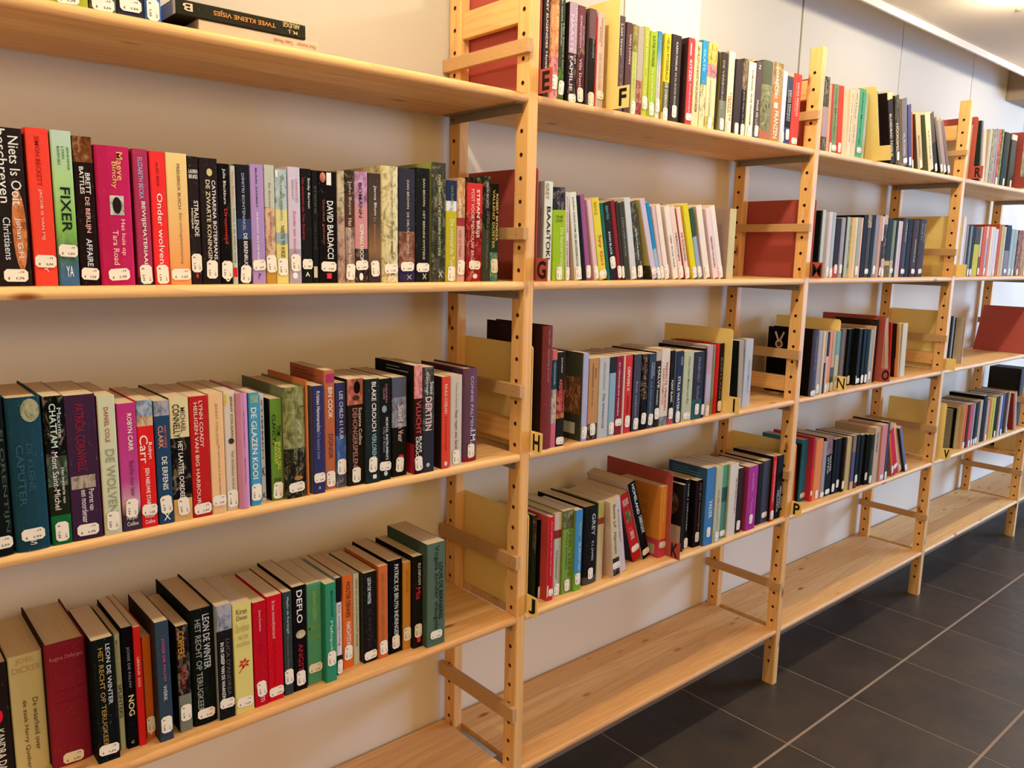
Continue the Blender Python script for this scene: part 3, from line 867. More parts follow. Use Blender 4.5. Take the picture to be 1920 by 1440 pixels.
-2219 197 21 1684 0|@222 222|ELS DEPUYDT~ddd~.08~.32~.5~.75;Miz~e34~.34~.47~.3~.75;[]~e34~.87~.94~.4~.75|v.81|slim black novel with red mark
-2020 385 8 1895 0|@454 565|LOUIS DE BERNIERES~212~.2~.75~.65~.85;Vogels zonder vleugels~233~.03~.84~.35~.65|h.89|broad sage green novel
@2 1
429 140 14 1853 0|433|JEFFREY EUGENIDES~edc~0~.55~.3~.75;Huwelijk~edc~.58~.82~.3~.8||grey brown novel behind the letter E
623 187 14 1866 0|e96% .6:d88%|LAURA ESQUIVEL~ed9~.05~.5~.55~.8;Chocola~c76~.52~.75~.5~.8|v.84|peach and red novel
821 134 14 1880 0|443 .7:573%|In nauwe schoenen~cca~.1~.5~.2~.5;Het bittere lot~ab7~.3~.7~.55~.85|v.88|dark green novel
1068 199 14 1718 0|@322 b9a .5:433%|NAASTE FAMILIE~ecd~.12~.88~.1~.5;LIEVE JORIS EN BLUM~dcc~.05~.6~.6~.85|h.95|silver and brown novel
1280 191 14 1702 0|@322 744 .4:633% .9:322|EDMONDSON~dbc~.1~.42~.25~.5;ELIZABETH~b9a~.2~.4~.6~.82;Villa Dante~ecc~.53~.85~.3~.6|v.9|plum novel
1577 174 14 1709 0|@544 0:755 .3:322 .87:655|TERUGKEER~998~.28~.5~.5~.75|v.93|dark brown two tone novel
1757 36 14 1592 0|b33||none|very thin red booklet
1800 195 14 1685 0|dba|NICHOLAS~a86~.05~.35~.45~.65;EVANS~a86~.15~.3~.2~.4;DE VERLIEZER~ca8~.42~.8~.3~.6|h.86|pale peach novel
2387 166 14 1743 0|655|Laat leven~edc~.08~.4~.2~.6;mij~b76~.4~.8~.3~.6||grey novel right behind the letter F
2593 164 14 1667 0|@322 644|VAN LOON~fdd~.12~.45~.5~.8||slim dark novel
2788 132 14 1664 0|a95% .3:cc7|CLAIR FIESCHI~aa5~.3~.8~.3~.6|v.92|faded garden novel
2930 174 14 1655 0|@c99 ba9 .6:b76% .85:933%|||pink floral novel
3111 163 14 1684 0|bb4|KATIE FFORDE~ee9~.05~.45~.35~.65;De liefste~ee9~.55~.8~.35~.65|v.84|lime novel with soft lettering
3291 225 14 1636 0|@8b2 ab3|KATIE FFORDE~562~.05~.4~.3~.65;De gelukte vriendin~ee9~.42~.85~.3~.65|v.89|darker lime green novel
3526 130 14 1675 0|g 48b .2:59b .45:ccb|Fforde~8ac~.1~.4~.35~.65;Een nieuwe start~888~.42~.75~.3~.6|v.84|blue fading to white novel
3745 197 14 1678 0|@eb2 0:ec3 .55:664 .9:dcb|HELEN FITZGERALD~653~.05~.53~.3~.7;DE OVERDOSIS~eed~.56~.88~.3~.7|v.93|yellow thriller
3978 304 14 1704 0|@543 433|KARIN FOSSUM~ddc~.08~.4~.4~.6;WIE ZAL DE HOND REDDEN~bba~.42~.8~.4~.6|v.87|brown black thriller
4513 209 14 1736 0|@533 c44|KITZEK~fdd~.25~.5~.25~.65;[]~fdd~.06~.2~.3~.45;PARADIJS~ecc~.52~.85~.35~.6;<the house of books~a65~.06~.97~.3~.7|h.9|coral red novel with a lettered side
4730 236 14 1710 0|@eca dc9|GIRO FILOSTO DE BOCHT VAN DE ZWARTE BEZEM~754~.05~.82~.35~.7||cream novel with brown spine letters
4982 197 14 1768 0|38b .5:dc9%|SKATE~8cd~.1~.35~.2~.6;Geluk~aa8~.45~.65~.3~.6||blue and sandy novel
5187 346 14 1775 0|0:ba5% .25:c88% .4:dc9 .85:cb6%|Een weekend vol bloemen~a98~.35~.85~.3~.6|v.93|flower covered novel
5536 38 14 1635 0|@333 322||none|narrow black novel
5684 232 14 1647 0|@a95 433 .6:776|DE VERBORGEN~998~.1~.7~.2~.5|v.9|dark grey novel
5955 223 14 1715 0|@cb9 eda|HERFSTE~c55~.5~.85~.45~.75;NIEUWEN~433~.55~.75~.15~.35|v.93|ivory novel with red letters
6238 261 14 1594 0|@433 433||v.95|black brown novel
6518 168 14 1652 0|@543 654% .4:322|De goede dingen der liefde~cba~.35~.9~.3~.6|v.93|dark grainy thriller
6737 285 14 1628 0|@cb8 edb|ADAM FOULDS~543~.1~.38~.4~.65;IN DE WOLFSHOEK~543~.42~.85~.4~.65|v.93|cream slim novel
7044 238 14 1689 0|@322 544 .9:557|PAAR ME LOS~dcc~.5~.85~.3~.6;N~ddc~.05~.1~.3~.6|v.9|grey brown thriller
7289 410 14 1751 0|@444 0:554 .3:775% .88:a64|||thick grey landscape novel
7760 384 14 1782 0|@dba 0:a85% .4:b74|CORRECTIES~fed~.05~.45~.2~.5;FRANZEN~fdc~.6~.95~.3~.75;[]~edc~.5~.57~.2~.6|none|tan portrait novel
8184 169 14 1645 0|ccd||v.9|pale blue white slim novel
8363 264 14 1562 0|@222 0:445 .3:322 .75:446|NICCI FRENCH~ddd~.2~.65~.5~.75;BLAUWE MAANDAG~bba~.2~.65~.2~.42|v.85|black navy thriller
8640 358 14 1668 0|@db9 e43|NICCI FRENCH~fdc~.12~.58~.5~.7;Tot het voorbij is~dba~.12~.58~.25~.4|h.93|bright red thriller at the row end
@2 2
680 208 26 1803 0|@999 ddc|GREY~876~.02~.18~.1~.5;BAAI~322~.25~.5~.3~.75;VAN~322~.5~.53~.3~.7;TOKI~322~.53~.78~.3~.8||white novel behind the letter G
937 322 26 1713 -17|0:334% .24:9b2|THE~553~.3~.33~.2~.8~h;COVER~553~.34~.37~.2~.8~h;De kamermeisjes~eea~.43~.9~.5~.85|v.93|lime green novel with a dark photo top
1279 98 26 1642 -26|@a97 dcc|JOHN GRISHAM~655~.05~.45~.3~.6;DE PARTNER~543~.55~.85~.3~.6|v.92|slim white thriller
1544 188 26 1655 -85|@ca8 ddc|JOHN GRISHAM~655~.05~.45~.3~.6;DE BROEDERSCHAP~543~.47~.87~.3~.6|v.92|wider white thriller
1752 98 26 1605 -92|@222 222||none|black slim novel
1858 124 26 1636 -96|958||v.9|lilac slim novel
2088 116 26 1556 -112|@da9 dbb||v.9|pinkish white novel
2232 207 26 1589 -117|dc4|BOYLE~a73~.05~.2~.2~.6;Spy Girl~c33~.45~.82~.3~.8|h.93|yellow novel with red title
2459 90 26 1520 -119|265||none|thin green novel
2558 202 26 1536 -122|@265 323|BEATRE~5a8~.05~.22~.3~.6;RYAN BLACK~ddd~.38~.68~.3~.6|v.78|charcoal novel with white name
2775 116 26 1584 -119|822||v.9|dark red slim novel
2900 77 26 1572 -112|433||v.9|thin brown grey novel
2995 169 26 1557 -112|@443 443|HALVERWEGE~888~.2~.7~.3~.6|none|dark grey mystery
3174 182 26 1652 -115|ccc||v.93|silver white novel
3384 184 26 1605 -125|@dca 443%|SJAKKTHUISEN~ddd~.35~.75~.3~.6|v.9|dark thriller with pale script
3862 158 26 1703 -182|@cb7 cbc|<[]~543%~.82~1~.35~1|h.9|cream cover novel with photo side
4036 106 26 1651 -182|28b .6:9bc||v.92|sky blue glossy novel
4150 107 26 1567 -162|@dba dbb||v.9|white rose slim novel, first of the pale row
4286 151 26 1600 -162|@dba edc||v.88|second pale slim novel
4572 178 26 1585 -165|@dba edc|HIER IN DE WAR~554~.4~.85~.35~.6||pale novel with small black capitals
4771 170 26 1593 -172|@dba ecb|VERDWIJN~433~.35~.75~.3~.7|v.9|cream novel with hand drawn title
4967 29 26 1564 -177|922||none|thin dark red booklet
5006 145 26 1585 -176|@dba ecb|DE ZONDARES~754~.35~.75~.3~.7|v.92|cream novel reading sinner
5249 186 26 1661 -175|@eb3 dc2||v.93|golden yellow novel
5459 142 26 1595 -175|353 .4:9ab||v.9|green and silver novel
5706 208 26 1648 -170|@dba edc||v.9|blank looking cream novel
6039 186 26 1618 -170|@dba ecc|GEBROKEN VAN BINNEN~544~.4~.85~.35~.65|none|cream novel with pink flower edge
6245 177 26 1681 -175|@dba edc||v.9|last leaning cream novel
6539 255 26 1605 0|@a87 cb8|<=~765~.1~.45~.1~.6|none|upright beige novel at the row end
@2 3
534 252 4 2337 0|@411 733|Henry Miller~b88~.03~.15~.4~.6;Allemachtig de wereld~b88~.18~.45~.4~.6||tall maroon hardback
789 132 4 1874 0|0:c66 .1:245 .4:ba9% .75:c67|Het geheime boek van Grote Joachim~abb~.13~.35~.2~.7||pink novel with a blue block
924 213 4 1825 0|321 .4:933% .65:b63% .7:321|ARENDSOOG~d65~.28~.62~.25~.65;JACK DUMONT~ddc~.06~.22~.4~.6|h.94|black thriller with orange lettering
1628 152 4 1764 0|@443 aac|<[]~853%~.28~.7~.3~.95;<[]~ccb~.8~.93~.25~.85;<=~cba~.32~.4~.2~.6|v.9|pale blue spine beside a brown photo cover
1802 274 4 1642 0|b85 .8:433%|SARAH~543~.12~.25~.6~.75;HARRISON~543~.06~.35~.3~.45;Zomeroog~655~.38~.58~.3~.5|v.87|tan novel
2092 297 4 1633 0|@998 bbb|AFSCHEIDING~998~.05~.4~.4~.6;De winterruis~445~.45~.88~.4~.65||grey white novel
2406 185 4 1628 0|0:234 .2:8ab||v.9|light blue novel
2601 205 4 1631 0|823|IN VERZAMELDE WERKEN~dcc~.08~.75~.3~.5|h.84|wine red novel
2821 55 4 1627 0|dba||none|thin peach paperback
2883 210 4 1634 0|c33|ORPHAN X~edc~.15~.46~.25~.65;GREGG~811~.52~.75~.3~.6|v.85|bright red thriller
3146 225 4 1632 0|@222 445|Rode weduwen~99a~.35~.8~.3~.6|v.9|slate thriller with script
3413 187 4 1618 0|322% .6:211|Rood licht~a75~.05~.6~.3~.7|v.85|dark rust thriller
3633 218 4 1614 0|@222 345|CHARLAINE~bbc~.12~.3~.6~.8;HARRIS~bbc~.12~.33~.3~.5;DE BESTURING~889~.38~.8~.3~.5|v.88|slate blue fantasy
3858 169 4 1644 0|0:ba9 .12:322|HALVE~eee~.2~.48~.4~.8;WORMEN~ccc~.5~.7~.3~.6|v.82|black novel with a pale hand on top
4047 294 5 1686 0|@dba dcb .88:888%|PERFECTE VRIENDIN~b44~.18~.8~.5~.75;KAREN HAMILTON~b66~.25~.72~.2~.4||cream thriller with red title
4344 165 4 1635 0|@322 211 .9:c45|POINT BLANC~eee~.4~.7~.35~.75|v.85|slim black novel with white title
4557 249 4 1609 0|@abb 235|HARPER~aab~.08~.2~.6~.85;STILLE WATERS~eee~.35~.85~.3~.65|v.92|deep blue novel
4824 353 4 1580 0|bb9|Noble Heart Meiden van Bial~665~.08~.75~.45~.65|h.92|sage white novel
5185 382 4 1545 0|@232 334 .7:355|PAULIEN HOLT~889~.08~.45~.4~.65;Stilte~889~.5~.7~.4~.65|v.85|dark navy mystery
5571 113 6 1608 0|@322 211||v.88|thin black novel with a photo side
5755 218 10 1660 0|b9a .4:bab||v.92|silver lilac novel
6043 94 14 1645 0|885||none|thin olive novel
6179 178 17 1659 0|c22||none|slim bright red hardback
6378 160 18 1659 0|@322 322|BARTLAND~988~.2~.8~.3~.6|v.9|black brown narrow novel
7184 186 15 1683 -27|@123 a98||none|grey spine with black side
7521 333 24 1687 0|@aab bbb|VERZAMELING~99a~.3~.8~.5~.7|none|tall silver grey novel
@2 4
775 97 43 1744 0|543% .4:332|JEAN RHYS~998~.2~.45~.4~.6||dark photographic novel behind the letter J
875 53 37 1657 0|112|QUEEN LEA~ccc~.35~.7~.3~.7|v.92|black slim novel
931 30 17 1762 0|c44|Het pompoenhuis~edc~.45~.8~.2~.6|v.88|coral red novel
964 127 16 1744 0|c23|Anna Jansz Van alles het beste~ddc~.05~.7~.3~.5|h.9|crimson novel
1182 201 25 1742 0|0:cba .2:833 .3:bba|De flamberwinter~554~.45~.8~.3~.55|v.92|white novel with a red band
1386 300 21 1765 0|@893 0:664% .22:794|VEEL LIEFS~562~.2~.8~.55~.8;VAN JANSEN~562~.25~.7~.25~.45|v.9|grass green novel
1689 207 16 1733 0|@794 0:48b .78:7a3|Galop~cc6~.15~.32~.5~.8;DE DROOM VAN~cde~.4~.75~.5~.8|v.85|blue and green novel
2042 406 25 1707 0|222 .9:544|GREY~bbb~.1~.38~.5~.75;E L JAMES~bbb~.45~.7~.5~.68|v.86|thick black novel
2463 184 25 1733 0|@995 0:bb7 .2:944 .28:cb9||none|cream and olive novel
2855 249 13 1736 -64|@dba cb9|<=~a98~.2~.6~.2~.7;Beste juf~655~.05~.35~.3~.7;Afgemaakt~655~.4~.7~.3~.7;[]~433%~.75~1~.1~.9|h.85|tilted cream novel
3223 181 23 1774 -98|@cba cbb|Amsterdam~966~.15~.6~.3~.6|none|tilted thin white paperback
3892 285 44 1746 -192|@433 b22|ERICA JAMES~edb~.08~.2~.2~.8~h;[]~764%~.25~.42~.2~.8;Een tweede leven~edb~.5~.68~.3~.7~h|h.82|tilted red novel
4207 242 41 1996 -192|@dba 211|HOMELAND~eee~.03~.42~.4~.75;CARRIE'S VLUCHT~eee~.45~.68~.5~.9|h.92|tilted black thriller
4532 243 25 1691 0|& 0:d83 .74:c45|<=~b62~.1~.55~.15~.7;<[]~ba8~.82~.96~.45~.9;ELIZABETH GILBERT~ec8~.05~.5~.4~.6|h.82|broad orange novel
5245 114 17 1633 0|@322 322|<()~643%~.1~.5~.3~.9;<[]~cba~.62~.88~.1~.98|none|black photo novel behind the letter K
5484 151 26 1692 0|@222 222|THIE J VERHOEK~ccc~.05~.75~.3~.6|v.92|narrow black thriller
5724 263 16 1645 0|@211 311|HA JIN WACHTEN~a88~.05~.75~.5~.75|v.85|dark maroon novel
5990 348 6 1923 0|@357 47a|<=~79a~.04~.2~.1~.8;VADER~ddd~.42~.65~.4~.8|v.83|tall blue novel
6341 275 4 1896 0|bb9|ELISABETH~a97~.3~.85~.4~.6;()~c76~.4~.47~.4~.65|v.92|pale sage novel
6740 235 13 1863 0|597 .3:355 .5:587||h.93|teal striped novel
6978 352 8 1857 0|@bb9 dcb|QUATENCOURT~833~.2~.7~.7~.9|none|tall ivory novel
7376 255 11 1680 0|@322 422||v.88|dark brown novel
7737 429 4 1678 0|@935 a38|ANNABEL~c8b~.1~.4~.4~.6;Markies~c8b~.5~.75~.4~.6|v.83|magenta novel
8338 197 13 1649 0|@222 322||none|narrow black paperback
8548 349 13 1680 0|@222 445||h.87|charcoal grey novel
8900 171 6 1766 0|@222 c22|KONINGIN VAN KRANENBURG~ebb~.08~.7~.35~.65|v.9|red novel with black board
9188 286 10 1734 0|@222 223|FERNANDA~ccc~.5~.85~.6~.85;MELCHIOR~ccc~.55~.9~.2~.5|none|navy black novel at the row end
@3 1
10127 259 14 1814 -15|@b65 0:555% .4:a9a .8:555%||none|grey novel with wood grain side
10404 134 14 1657 -23|ca8||none|thin peach novel
10545 104 14 1686 -26|b44||v.93|thin coral novel
10661 249 14 1702 -31|797|Cody McFadyen~353~.05~.8~.3~.6|h.92|soft green thriller
10942 265 14 1701 -43|d43||v.9|bright red tall novel
11227 244 14 1660 -50|eca||none|blush novel
11485 183 14 1705 0|edc|HET HUIS AAN DE DIJK~554~.05~.8~.3~.6|none|ivory novel with black capitals
11681 265 14 1748 0|dcb|Alles wat~997~.05~.8~.3~.6|none|ivory novel with thin script
11966 331 14 1789 0|5a8|Colleen McCullough~243~.05~.8~.3~.6|h.88|mint green novel
12311 144 14 1701 0|aba||none|thin pale teal novel
13146 350 14 1824 -168|@322 322|YMCA~bba~.15~.8~.2~.7;<=~a98~.15~.4~.1~.65;<=~a98~.62~.72~.2~.7;<[]~cb9~.82~.95~.3~.75|h.93|black hardback with printed side
14086 299 14 1974 -168|@322 0:ec9 .1:322|BLOEDBAD FAMILIE~dcb~.3~.9~.2~.6;<=~a98~.1~.95~.05~.5||black cream edged thriller
14439 281 14 1930 -140|@432 443%|HOOGSPEL~dcb~.4~.8~.2~.7|v.87|brown gold thriller
14867 358 14 1901 -140|@ba9 667|VAL MCDERMID~bbc~.5~.85~.2~.6|h.92|taupe and grey thriller
15270 231 14 1788 -135|@333 447||v.9|slate and blue novel
15521 85 14 1611 -141|@532 b65||v.92|rust novel with coppery side
15971 338 14 1656 -203|@554 ba8|MANSELL~776~.4~.8~.3~.6|v.93|moss and cream novel
16745 346 14 1755 -229|@676 dca|KATHRINE~776~.3~.8~.3~.6|none|sea green photo novel
17145 263 14 1837 -237|544 .5:322||v.93|wine swirl novel
17650 149 14 1837 -295|@332 665||v.9|dark green grey novel
17826 276 14 1769 -295|988||v.92|silver grey novel
18194 194 14 1807 -310|@311 766||v.9|grey mauve novel at the row end
@3 2
10652 93 26 1761 0|122||none|thin black novel
10758 163 26 1781 0|bcc||none|icy blue novel
11097 198 26 1749 0|ccd||v.9|white violet novel
11312 167 26 1744 0|abc||v.92|pale steel novel
11497 289 26 1590 0|322 .8:a43||v.85|black novel with a faded head
11819 207 26 1633 0|99a||v.85|dull silver novel
12044 70 26 1666 0|322||none|thin black paperback
12121 168 26 1659 0|abb||none|glossy pale blue novel
12296 81 26 1554 0|aa6%||none|yellowish floral novel
12395 178 26 1651 0|cb8||none|buff novel
12581 155 26 1665 0|dca||none|cream paperback
12754 182 26 1676 0|9aa||v.88|grey blue paperback
12943 103 26 1672 0|dba||none|peach paperback
13064 260 26 1754 0|211||none|black novel with a red stamp
13343 226 26 1768 0|0:a98% .2:444||h.9|black and ash novel
13577 214 26 1778 0|122||none|dense black novel
13806 224 26 1788 0|889||v.88|blue grey novel
14038 208 26 1788 0|b98||none|fawn novel
14257 107 26 1766 0|ccd .4:433||v.9|white and brown slim novel
14372 211 26 1815 0|0:ba9 .15:433% .7:ca9||v.93|peach pictorial novel
14591 336 26 1730 0|0:232 .72:ba7 .8:663%||none|dark forest novel
14948 206 26 1677 0|787 .7:ba9||h.88|sage thriller
15174 125 26 1669 0|222||none|black narrow thriller
15320 147 26 1676 0|bcd||none|white blue striped novel
15479 114 26 1674 0|dbc||none|pale pink novel
15606 351 26 1776 0|445|MONALDI~aaa~.08~.4~.4~.7|h.9|charcoal hardback with silver name
15978 305 26 1765 0|@211 211||none|black novel with red dot
16305 445 26 1769 0|@433 433|IMPRIMATUR~bba~.35~.75~.4~.6|h.9|broad brown black hardback
16772 525 26 1799 0|@322 433|MONALDI~998~.08~.4~.6~.8;SORTI~998~.08~.36~.2~.4|h.9|last broad black hardback
@3 3
10376 290 4 1792 0|@211 446|STEPHENIE MEYER~889~.1~.6~.4~.6|h.95|slate novel with thick black side
10718 205 6 1750 0|aab||v.9|silver novel
10926 124 4 1731 0|ccb||none|off white novel
11132 97 8 1704 0|ba9 .5:334||none|navy streaked novel
11290 128 11 1694 0|235 .4:dbb||v.93|blue and blush novel
11520 139 16 1691 0|d98||v.92|thin orange pink novel
11662 175 15 1685 0|ba9 .6:466||v.92|taupe and teal novel
11840 205 13 1679 0|6ab .4:bba||v.9|sky top novel
12814 213 45 1666 0|778||none|grey violet novel
13030 346 38 1667 0|@122 122||v.9|black gothic novel, first of the black series
13379 30 24 1677 0|122||v.9|black gothic novel, second of the black series
13412 217 25 1656 0|122||h.92|black gothic novel, third of the black series
13632 190 22 1657 0|122||v.9|black gothic novel, fourth of the black series
13825 208 21 1639 0|@122 122||v.9|black gothic novel, fifth of the black series
14036 176 20 1629 0|9aa||v.85|ash white paperback
14215 111 19 1715 0|ca9||none|thin fawn paperback
14395 128 22 1904 0|@421 322||none|tall brown black novel
14666 189 28 1862 0|@421 889||v.92|tall blue grey novel
15715 262 42 1898 -115|@ec9 b97||none|cream edged brown novel
16026 107 43 1743 -59|@b23 c44||none|thin red booklet leaning
16136 30 31 1717 -59|0:322 .65:e74||none|brown and orange novel
16169 30 23 1726 -60|da6||none|orange cream novel
16202 55 22 1701 -60|dba||none|pale peach novel
16260 344 20 1700 -27|@aa8 ccb||none|mint white novel at the row end
@3 4
11024 72 60 1668 -24|b43||none|thin red brown novel behind the letter P
11099 30 53 1695 0|222||none|black narrow novel
11132 271 48 1809 -1|37a||h.9|turquoise novel
11406 98 31 1894 -2|0:b35 .5:d33||h.87|raspberry red novel
11507 378 28 1800 0|@c97 d85||v.9|salmon orange novel
11896 211 27 1674 0|@ccb 99a||h.93|lavender grey novel
12177 391 30 1781 -25|0:867% .3:221|WATER~ccc~.32~.6~.6~.85;ISTRIE~ccc~.35~.62~.3~.5|h.93|black novel with pink photo top
12572 167 28 1665 0|@122 122||v.88|black novel with green thread
12746 323 28 1662 0|@122 211||v.83|broad black thriller
13071 116 22 1677 0|@322 321||v.87|black brown thriller
13201 290 21 1642 0|@ba9 ba7||none|sand coloured novel
13493 197 17 1667 0|0:876 .3:558 .85:ba8||none|periwinkle novel
13728 212 17 1669 0|122 .85:633||v.82|black novel with white strokes
14075 282 21 1603 0|@122 211||none|black violet novel
14359 169 15 1592 0|@121 122||v.83|black green novel with portrait
14531 177 9 1579 0|133 .3:344||v.9|dark teal novel
14728 370 8 1764 -8|ba9|VON PADUA~543~.08~.45~.3~.6|none|beige novel with brown letters
15100 369 4 1813 -9|c88||h.93|dusty rose novel
15493 163 4 1866 -18|@211 446||v.93|slate blue leaning novel
16109 136 7 1510 -191|@988 c63||v.85|orange spine leaning novel
16294 273 8 1651 -207|c23||h.83|scarlet leaning novel
16753 247 13 1806 -254|@b85 dba||v.93|pale peach leaning novel
17030 168 4 1713 -255|@433 67a||v.95|cornflower blue leaning novel at the row end
@4 1
19668 147 14 1748 0|ddc||none|white slim novel
19878 227 14 1765 0|dcb||none|ivory slim novel
20779 73 14 1992 -87|343||none|thin dark novel after the letter R
20875 125 14 1989 -87|889||none|thin grey paperback
21024 274 14 1731 -87|dcb||none|light cream novel
21339 266 14 1791 0|bba||none|stone grey novel
21628 441 14 1823 0|998%||none|brick pattern novel
22093 173 14 1874 -8|98a||none|lilac grey novel
22282 222 14 1868 -14|b54%||v.93|orange marbled novel
22520 185 14 1908 0|684%||none|green pictorial novel
22745 572 14 1850 0|332||v.92|near black hardback
23484 549 14 1845 0|bbb .1:443||v.93|black hardback with pale strip
24596 261 14 1653 -87|a33||none|brick red novel
24878 876 14 1608 -87|@874 774%||none|green landscape novel facing out
@4 2
20262 205 26 2018 0|dde||none|white marbled novel
20485 100 26 1848 0|ccc||none|thin white paperback
20615 179 26 1754 0|889||v.92|grey violet novel
20806 138 26 1759 0|122||none|thin black thriller
20962 194 26 1743 0|788||v.92|steel grey novel
21167 220 26 1751 0|222||v.92|dark speckled novel
21412 485 26 1714 0|@332 0:443 .35:bb3||none|black over mustard novel
21929 158 26 1731 0|bbb .6:754||v.9|white and brown novel
22150 288 26 1762 0|c53||none|tomato red novel
22471 194 26 1774 0|0:dbb .25:aab||v.9|pink and lilac novel
22698 196 26 1770 0|c76||none|thin coral paperback
22914 178 26 1778 0|ddc||none|thin white magazine
23112 213 26 1773 0|ccd||none|second white magazine
23339 290 26 1710 0|ccd||v.93|lilac white novel
23663 239 26 1890 0|b53||none|rust novel
23937 242 26 1850 0|ba7||none|buff olive novel
24200 224 26 1824 0|bba||none|soft grey novel
24459 498 26 1894 0|234 .5:778||h.9|navy thriller
25008 312 26 1764 0|9ab||v.9|pale blue grey novel
25342 346 26 1752 0|8aa||v.93|sea grey novel
25799 489 26 1745 0|854%||v.92|brown pictorial novel
26327 539 26 1757 -13|a85%||none|ochre and grey novel facing out
@4 3
21093 149 60 1724 0|123||none|thin black blue novel
21253 140 60 1718 0|9ac||none|light blue thin novel
21403 119 60 1670 0|223||none|second thin dark novel
21533 130 60 1644 0|bbb||v.93|white thin novel
21666 30 38 1657 0|@bbb 949||v.9|thin purple paperback
21699 30 35 1649 0|ccb||v.9|thin cream paperback
@4 4
21740 176 50 1481 0|888||none|thin grey novel beside the letter V
21919 75 41 1521 0|122||none|black novel
21996 30 30 1561 0|ccb||v.93|thin off white novel
22029 30 22 1623 0|ca8||none|thin tan novel
22062 30 15 1653 0|dba||v.93|thin peach paperback
22095 30 15 1647 0|732||none|rust brown novel
22128 155 15 1634 0|d63||v.93|orange novel
22286 191 13 1648 0|@622 511||none|oxblood novel
22540 300 14 1641 0|b56||v.93|rose red novel
22856 187 14 1624 0|99a||v.92|pearl grey novel
23046 150 12 1643 0|122||v.92|thin black thriller
23200 214 12 1672 0|344||v.9|dark grey novel
23604 290 18 1665 0|ba9||none|pale taupe novel
23897 337 16 1812 0|@221 222||none|tall black novel
24237 202 13 1589 0|aab||v.92|silver white novel
24490 175 14 1623 0|c73||none|thin orange novel
24669 177 13 1629 0|cb4||none|thin yellow novel
24920 229 14 1633 0|bb5||none|lemon novel
25246 336 16 1635 0|@221 222||v.92|black paperback
25585 210 11 1668 0|@bba bbc||none|white grey novel
25887 239 13 1693 0|458||v.92|cobalt novel
26343 270 19 1686 0|@411 412||none|dark plum novel
26616 114 14 1703 0|bbb||v.92|white spined novel
27550 303 13 1637 -139|@833 b98||none|brick red hardback at the row end"""
cur = None
rows = {}
for ln in BOOKS.split('\n'):
    if not ln:
        continue
    if ln[0] == '@':
        cur = tuple(int(a) for a in ln[1:].split())
        rows[cur] = []
        continue
    rows[cur].append(ln.split('|'))
cnt = 0
for (b, s), Ls in rows.items():
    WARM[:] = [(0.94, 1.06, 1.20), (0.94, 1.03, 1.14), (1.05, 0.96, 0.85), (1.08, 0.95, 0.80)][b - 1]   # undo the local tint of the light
    for i, p in enumerate(Ls):
        nums = [int(a) for a in p[0].split()]
        x, w, y, h, a = nums[0] / 1e4, nums[1] / 1e4, nums[2] / 1e3, nums[3] / 1e4, R(nums[4] / 10)
        cnt += 1
        rng = random.Random(cnt)
        hard = 'hardback' in p[4] or 'thick' in p[4]
        d = 0.112 + 0.02 * rng.random() + (0.016 if hard else 0)
        if h > 0.2:
            d = 0.165
        label = '%s, %s from left, %s, %s' % (p[4], ORD[i], SHN[s], BAYN[b])
        stk = p[3] if p[3] != 'none' else ''
        group = 'books on the %s of the %s' % (SHN[s], BAYN[b])
        bk = make_book(x, y, ZS[s] + 0.0001, w, h, a, d, p[1], p[2], stk, label, group, cnt)
        if p[4].startswith('slate novel with thick black side'):
            # pale forked emblem on the back board
            dy = 0.030 - y
            for nm, pts, cc in (('emblem', [(0.0585, .165), (0.0625, .168), (0.0735, .143), (0.0695, .140)], (0.7, 0.6, 0.5)),
                                ('emblem', [(0.0845, .168), (0.0885, .164), (0.0775, .140), (0.0735, .143)], (0.7, 0.6, 0.5))):
                mesh_obj(nm, [(-0.0004, yy + dy, zz) for yy, zz in pts], [(0, 1, 2, 3)], mat('emblem_cream', cc, 0.5), bk)
            n = 18
            for rr, cc, xo in ((0.0115, (0.7, 0.6, 0.5), -0.0005), (0.0068, (0.2, 0.03, 0.02), -0.0007)):
                mesh_obj('emblem', [(xo, dy + 0.0735 + rr * math.cos(-6.2832 * k / n), 0.133 + rr * math.sin(-6.2832 * k / n)) for k in range(n)],
                         [tuple(range(n))], mat('emblem_disc', cc, 0.5), bk)

# the two books lying flat on the top shelf (spines to the front, heads to the right, upside down)
def lying(x, y, z, length, thick, depth, spec, texts, label, sticker=''):
    # built upright, then turned so that its head points to the left
    bk = make_book(0, 0, 0, thick, length, 0, depth, spec, texts, sticker, label, 'books lying flat on the top shelf', 3, rot=(0, R(-90), 0))
    bk.location = (x + length, y, z)
    return bk
lying(-0.555, 0.012, 1.4437, 0.167, 0.0145, 0.115, '@cb9 cba', 'Paul Auster~998~.99~.99',
      'pale pink novel lying flat beneath the black book, nearest top shelf')
lying(-0.584, 0.010, 1.4585, 0.175, 0.0185, 0.118, '@332 332', 'x~222~.99~.99',
      'black novel lying flat on top of the pale one, nearest top shelf')
for o in list(bpy.data.objects):
    if o.name.startswith('lettering') and o.parent and 'lying flat' in o.parent.get('label', ''):
        bpy.data.objects.remove(o)
def lying_text(parent, items):
    """lettering upside down along a lying spine; u runs from the right end, v from the top"""
    for tx, col, u0, u1, v0, v1 in items:
        vs, fs = glyphs(tx, 0.01, 3)
        LEN, TH = parent['len'], parent['th']
        V = [((v0 + (v1 - v0) * (1 - b)) * TH if False else TH * (1 - (v0 + b * (v1 - v0))), -0.0007, LEN * 0 + (u0 + a * (u1 - u0)) * LEN) for a, b in vs]
        o = mesh_obj('lettering', V, fs, M_INK, parent)
        flat = []
        for f in fs:
            flat.extend((*hexc(col), 0.0) * len(f))
        set_col(o.data, flat)
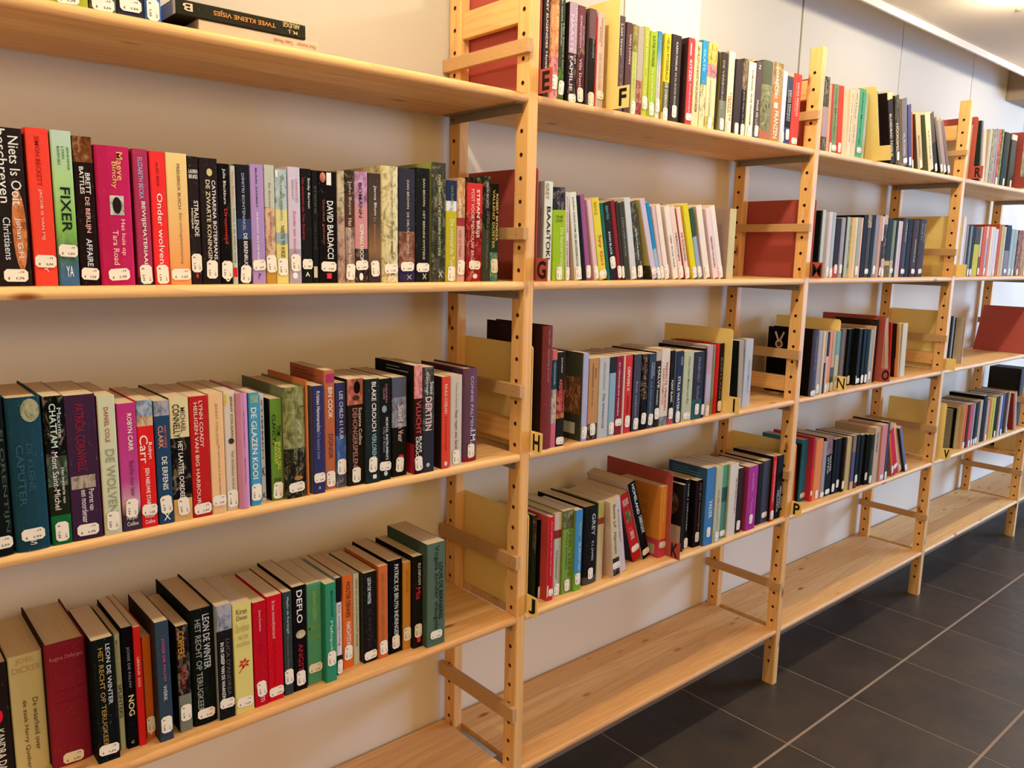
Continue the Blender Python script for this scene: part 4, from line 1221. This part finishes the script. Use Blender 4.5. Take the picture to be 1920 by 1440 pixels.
for o in [q for q in bpy.data.objects if q.type == 'EMPTY' and 'lying flat' in q.get('label', '')]:
    blackone = o['label'].startswith('black')
    o['len'], o['th'] = (0.175, 0.0185) if blackone else (0.167, 0.0145)
    if blackone:
        lying_text(o, [('ARLIDGE', 'dc9', 0.05, 0.19, 0.08, 0.40), ('M. J.', 'dc9', 0.07, 0.15, 0.50, 0.80), ('TWEE KLEINE VISJES', 'd95', 0.25, 0.73, 0.22, 0.62), ('B', 'ecb', 0.88, 0.95, 0.2, 0.7)])
    else:
        lying_text(o, [('Paul Auster   Cees Nooit', 'a76', 0.03, 0.40, 0.35, 0.70)])
    del o['len']; del o['th']

# ---------------------------------------------------------------- things in the farthest bay
M_CASE = mat('black_cloth', (0.012, 0.011, 0.011), 0.7, 0.2)
case = empty('black_case', (2.985, 0.075, 0.3622), 'tall black upright case on the shelf of the farthest bay', 'case')
box('case_body', 0, 0.10, 0, 0.13, 0, 0.355, M_CASE, case, 0.006)
box('case_flap', -0.004, 0.0002, 0.012, 0.118, 0.21, 0.34, M_CASE, case, 0.0015)
box('case_handle', -0.012, -0.0042, 0.045, 0.085, 0.10, 0.13, M_CASE, case, 0.002)
make_book(2.925, 0.045, 0.3623, 0.03, 0.105, 0, 0.085, '@dc9 cb8', '', '', 'cream softcover standing under the black case, farthest bay', 'books in the farthest bay', 5)
# ceiling downlight fitting in view
def downlight(x, y, label):
    d = empty('ceiling_spotlight', (x, y, 1.893), label, 'ceiling light', 'spotlights in the ceiling')
    n = 24
    def ring(r0, r1, z0, z1, m, name):
        V = [(r * math.cos(6.2832 * k / n), r * math.sin(6.2832 * k / n), z) for r, z in ((r0, z0), (r1, z1)) for k in range(n)]
        mesh_obj(name, V, [(k, (k + 1) % n, (k + 1) % n + n, k + n) for k in range(n)], m, d)
    ring(0.026, 0.030, -0.003, -0.0001, M_TRIM, 'rim')
    V = [(0.026 * math.cos(6.2832 * k / n), 0.026 * math.sin(6.2832 * k / n), -0.003) for k in range(n)]
    mesh_obj('bulb_face', V, [tuple(range(n - 1, -1, -1))], M_BULB, d)
M_BULB = mat('lamp_face', (1, 0.9, 0.7), 0.4, 0.2, 0, (1.0, 0.82, 0.55, 9.0))
for lx in LAMPS[2:5]:
    downlight(lx, -0.25, 'round ceiling spotlight above the %s' % {0.64: 'second bay', 1.58: 'third bay', 2.52: 'fourth bay'}[lx])
sd = empty('ceiling_sensor', (1.735, -0.165, 1.893), 'small brown oval fitting on the ceiling beside the lamp glow', 'sensor')
V, F = [], []
n = 16
for r, z in ((0.008, -0.0001), (0.007, -0.004), (0.004, -0.0055)):
    V += [(r * math.cos(6.2832 * k / n), r * math.sin(6.2832 * k / n), z) for k in range(n)]
for q in range(2):
    F += [(q * n + k, q * n + (k + 1) % n, (q + 1) * n + (k + 1) % n, (q + 1) * n + k) for k in range(n)]
F.append(tuple(range(2 * n, 3 * n)))
mesh_obj('sensor_cap', V, F, mat('sensor_brown', (0.32, 0.2, 0.1), 0.5), sd)
bpy.data.objects.remove(_fo)
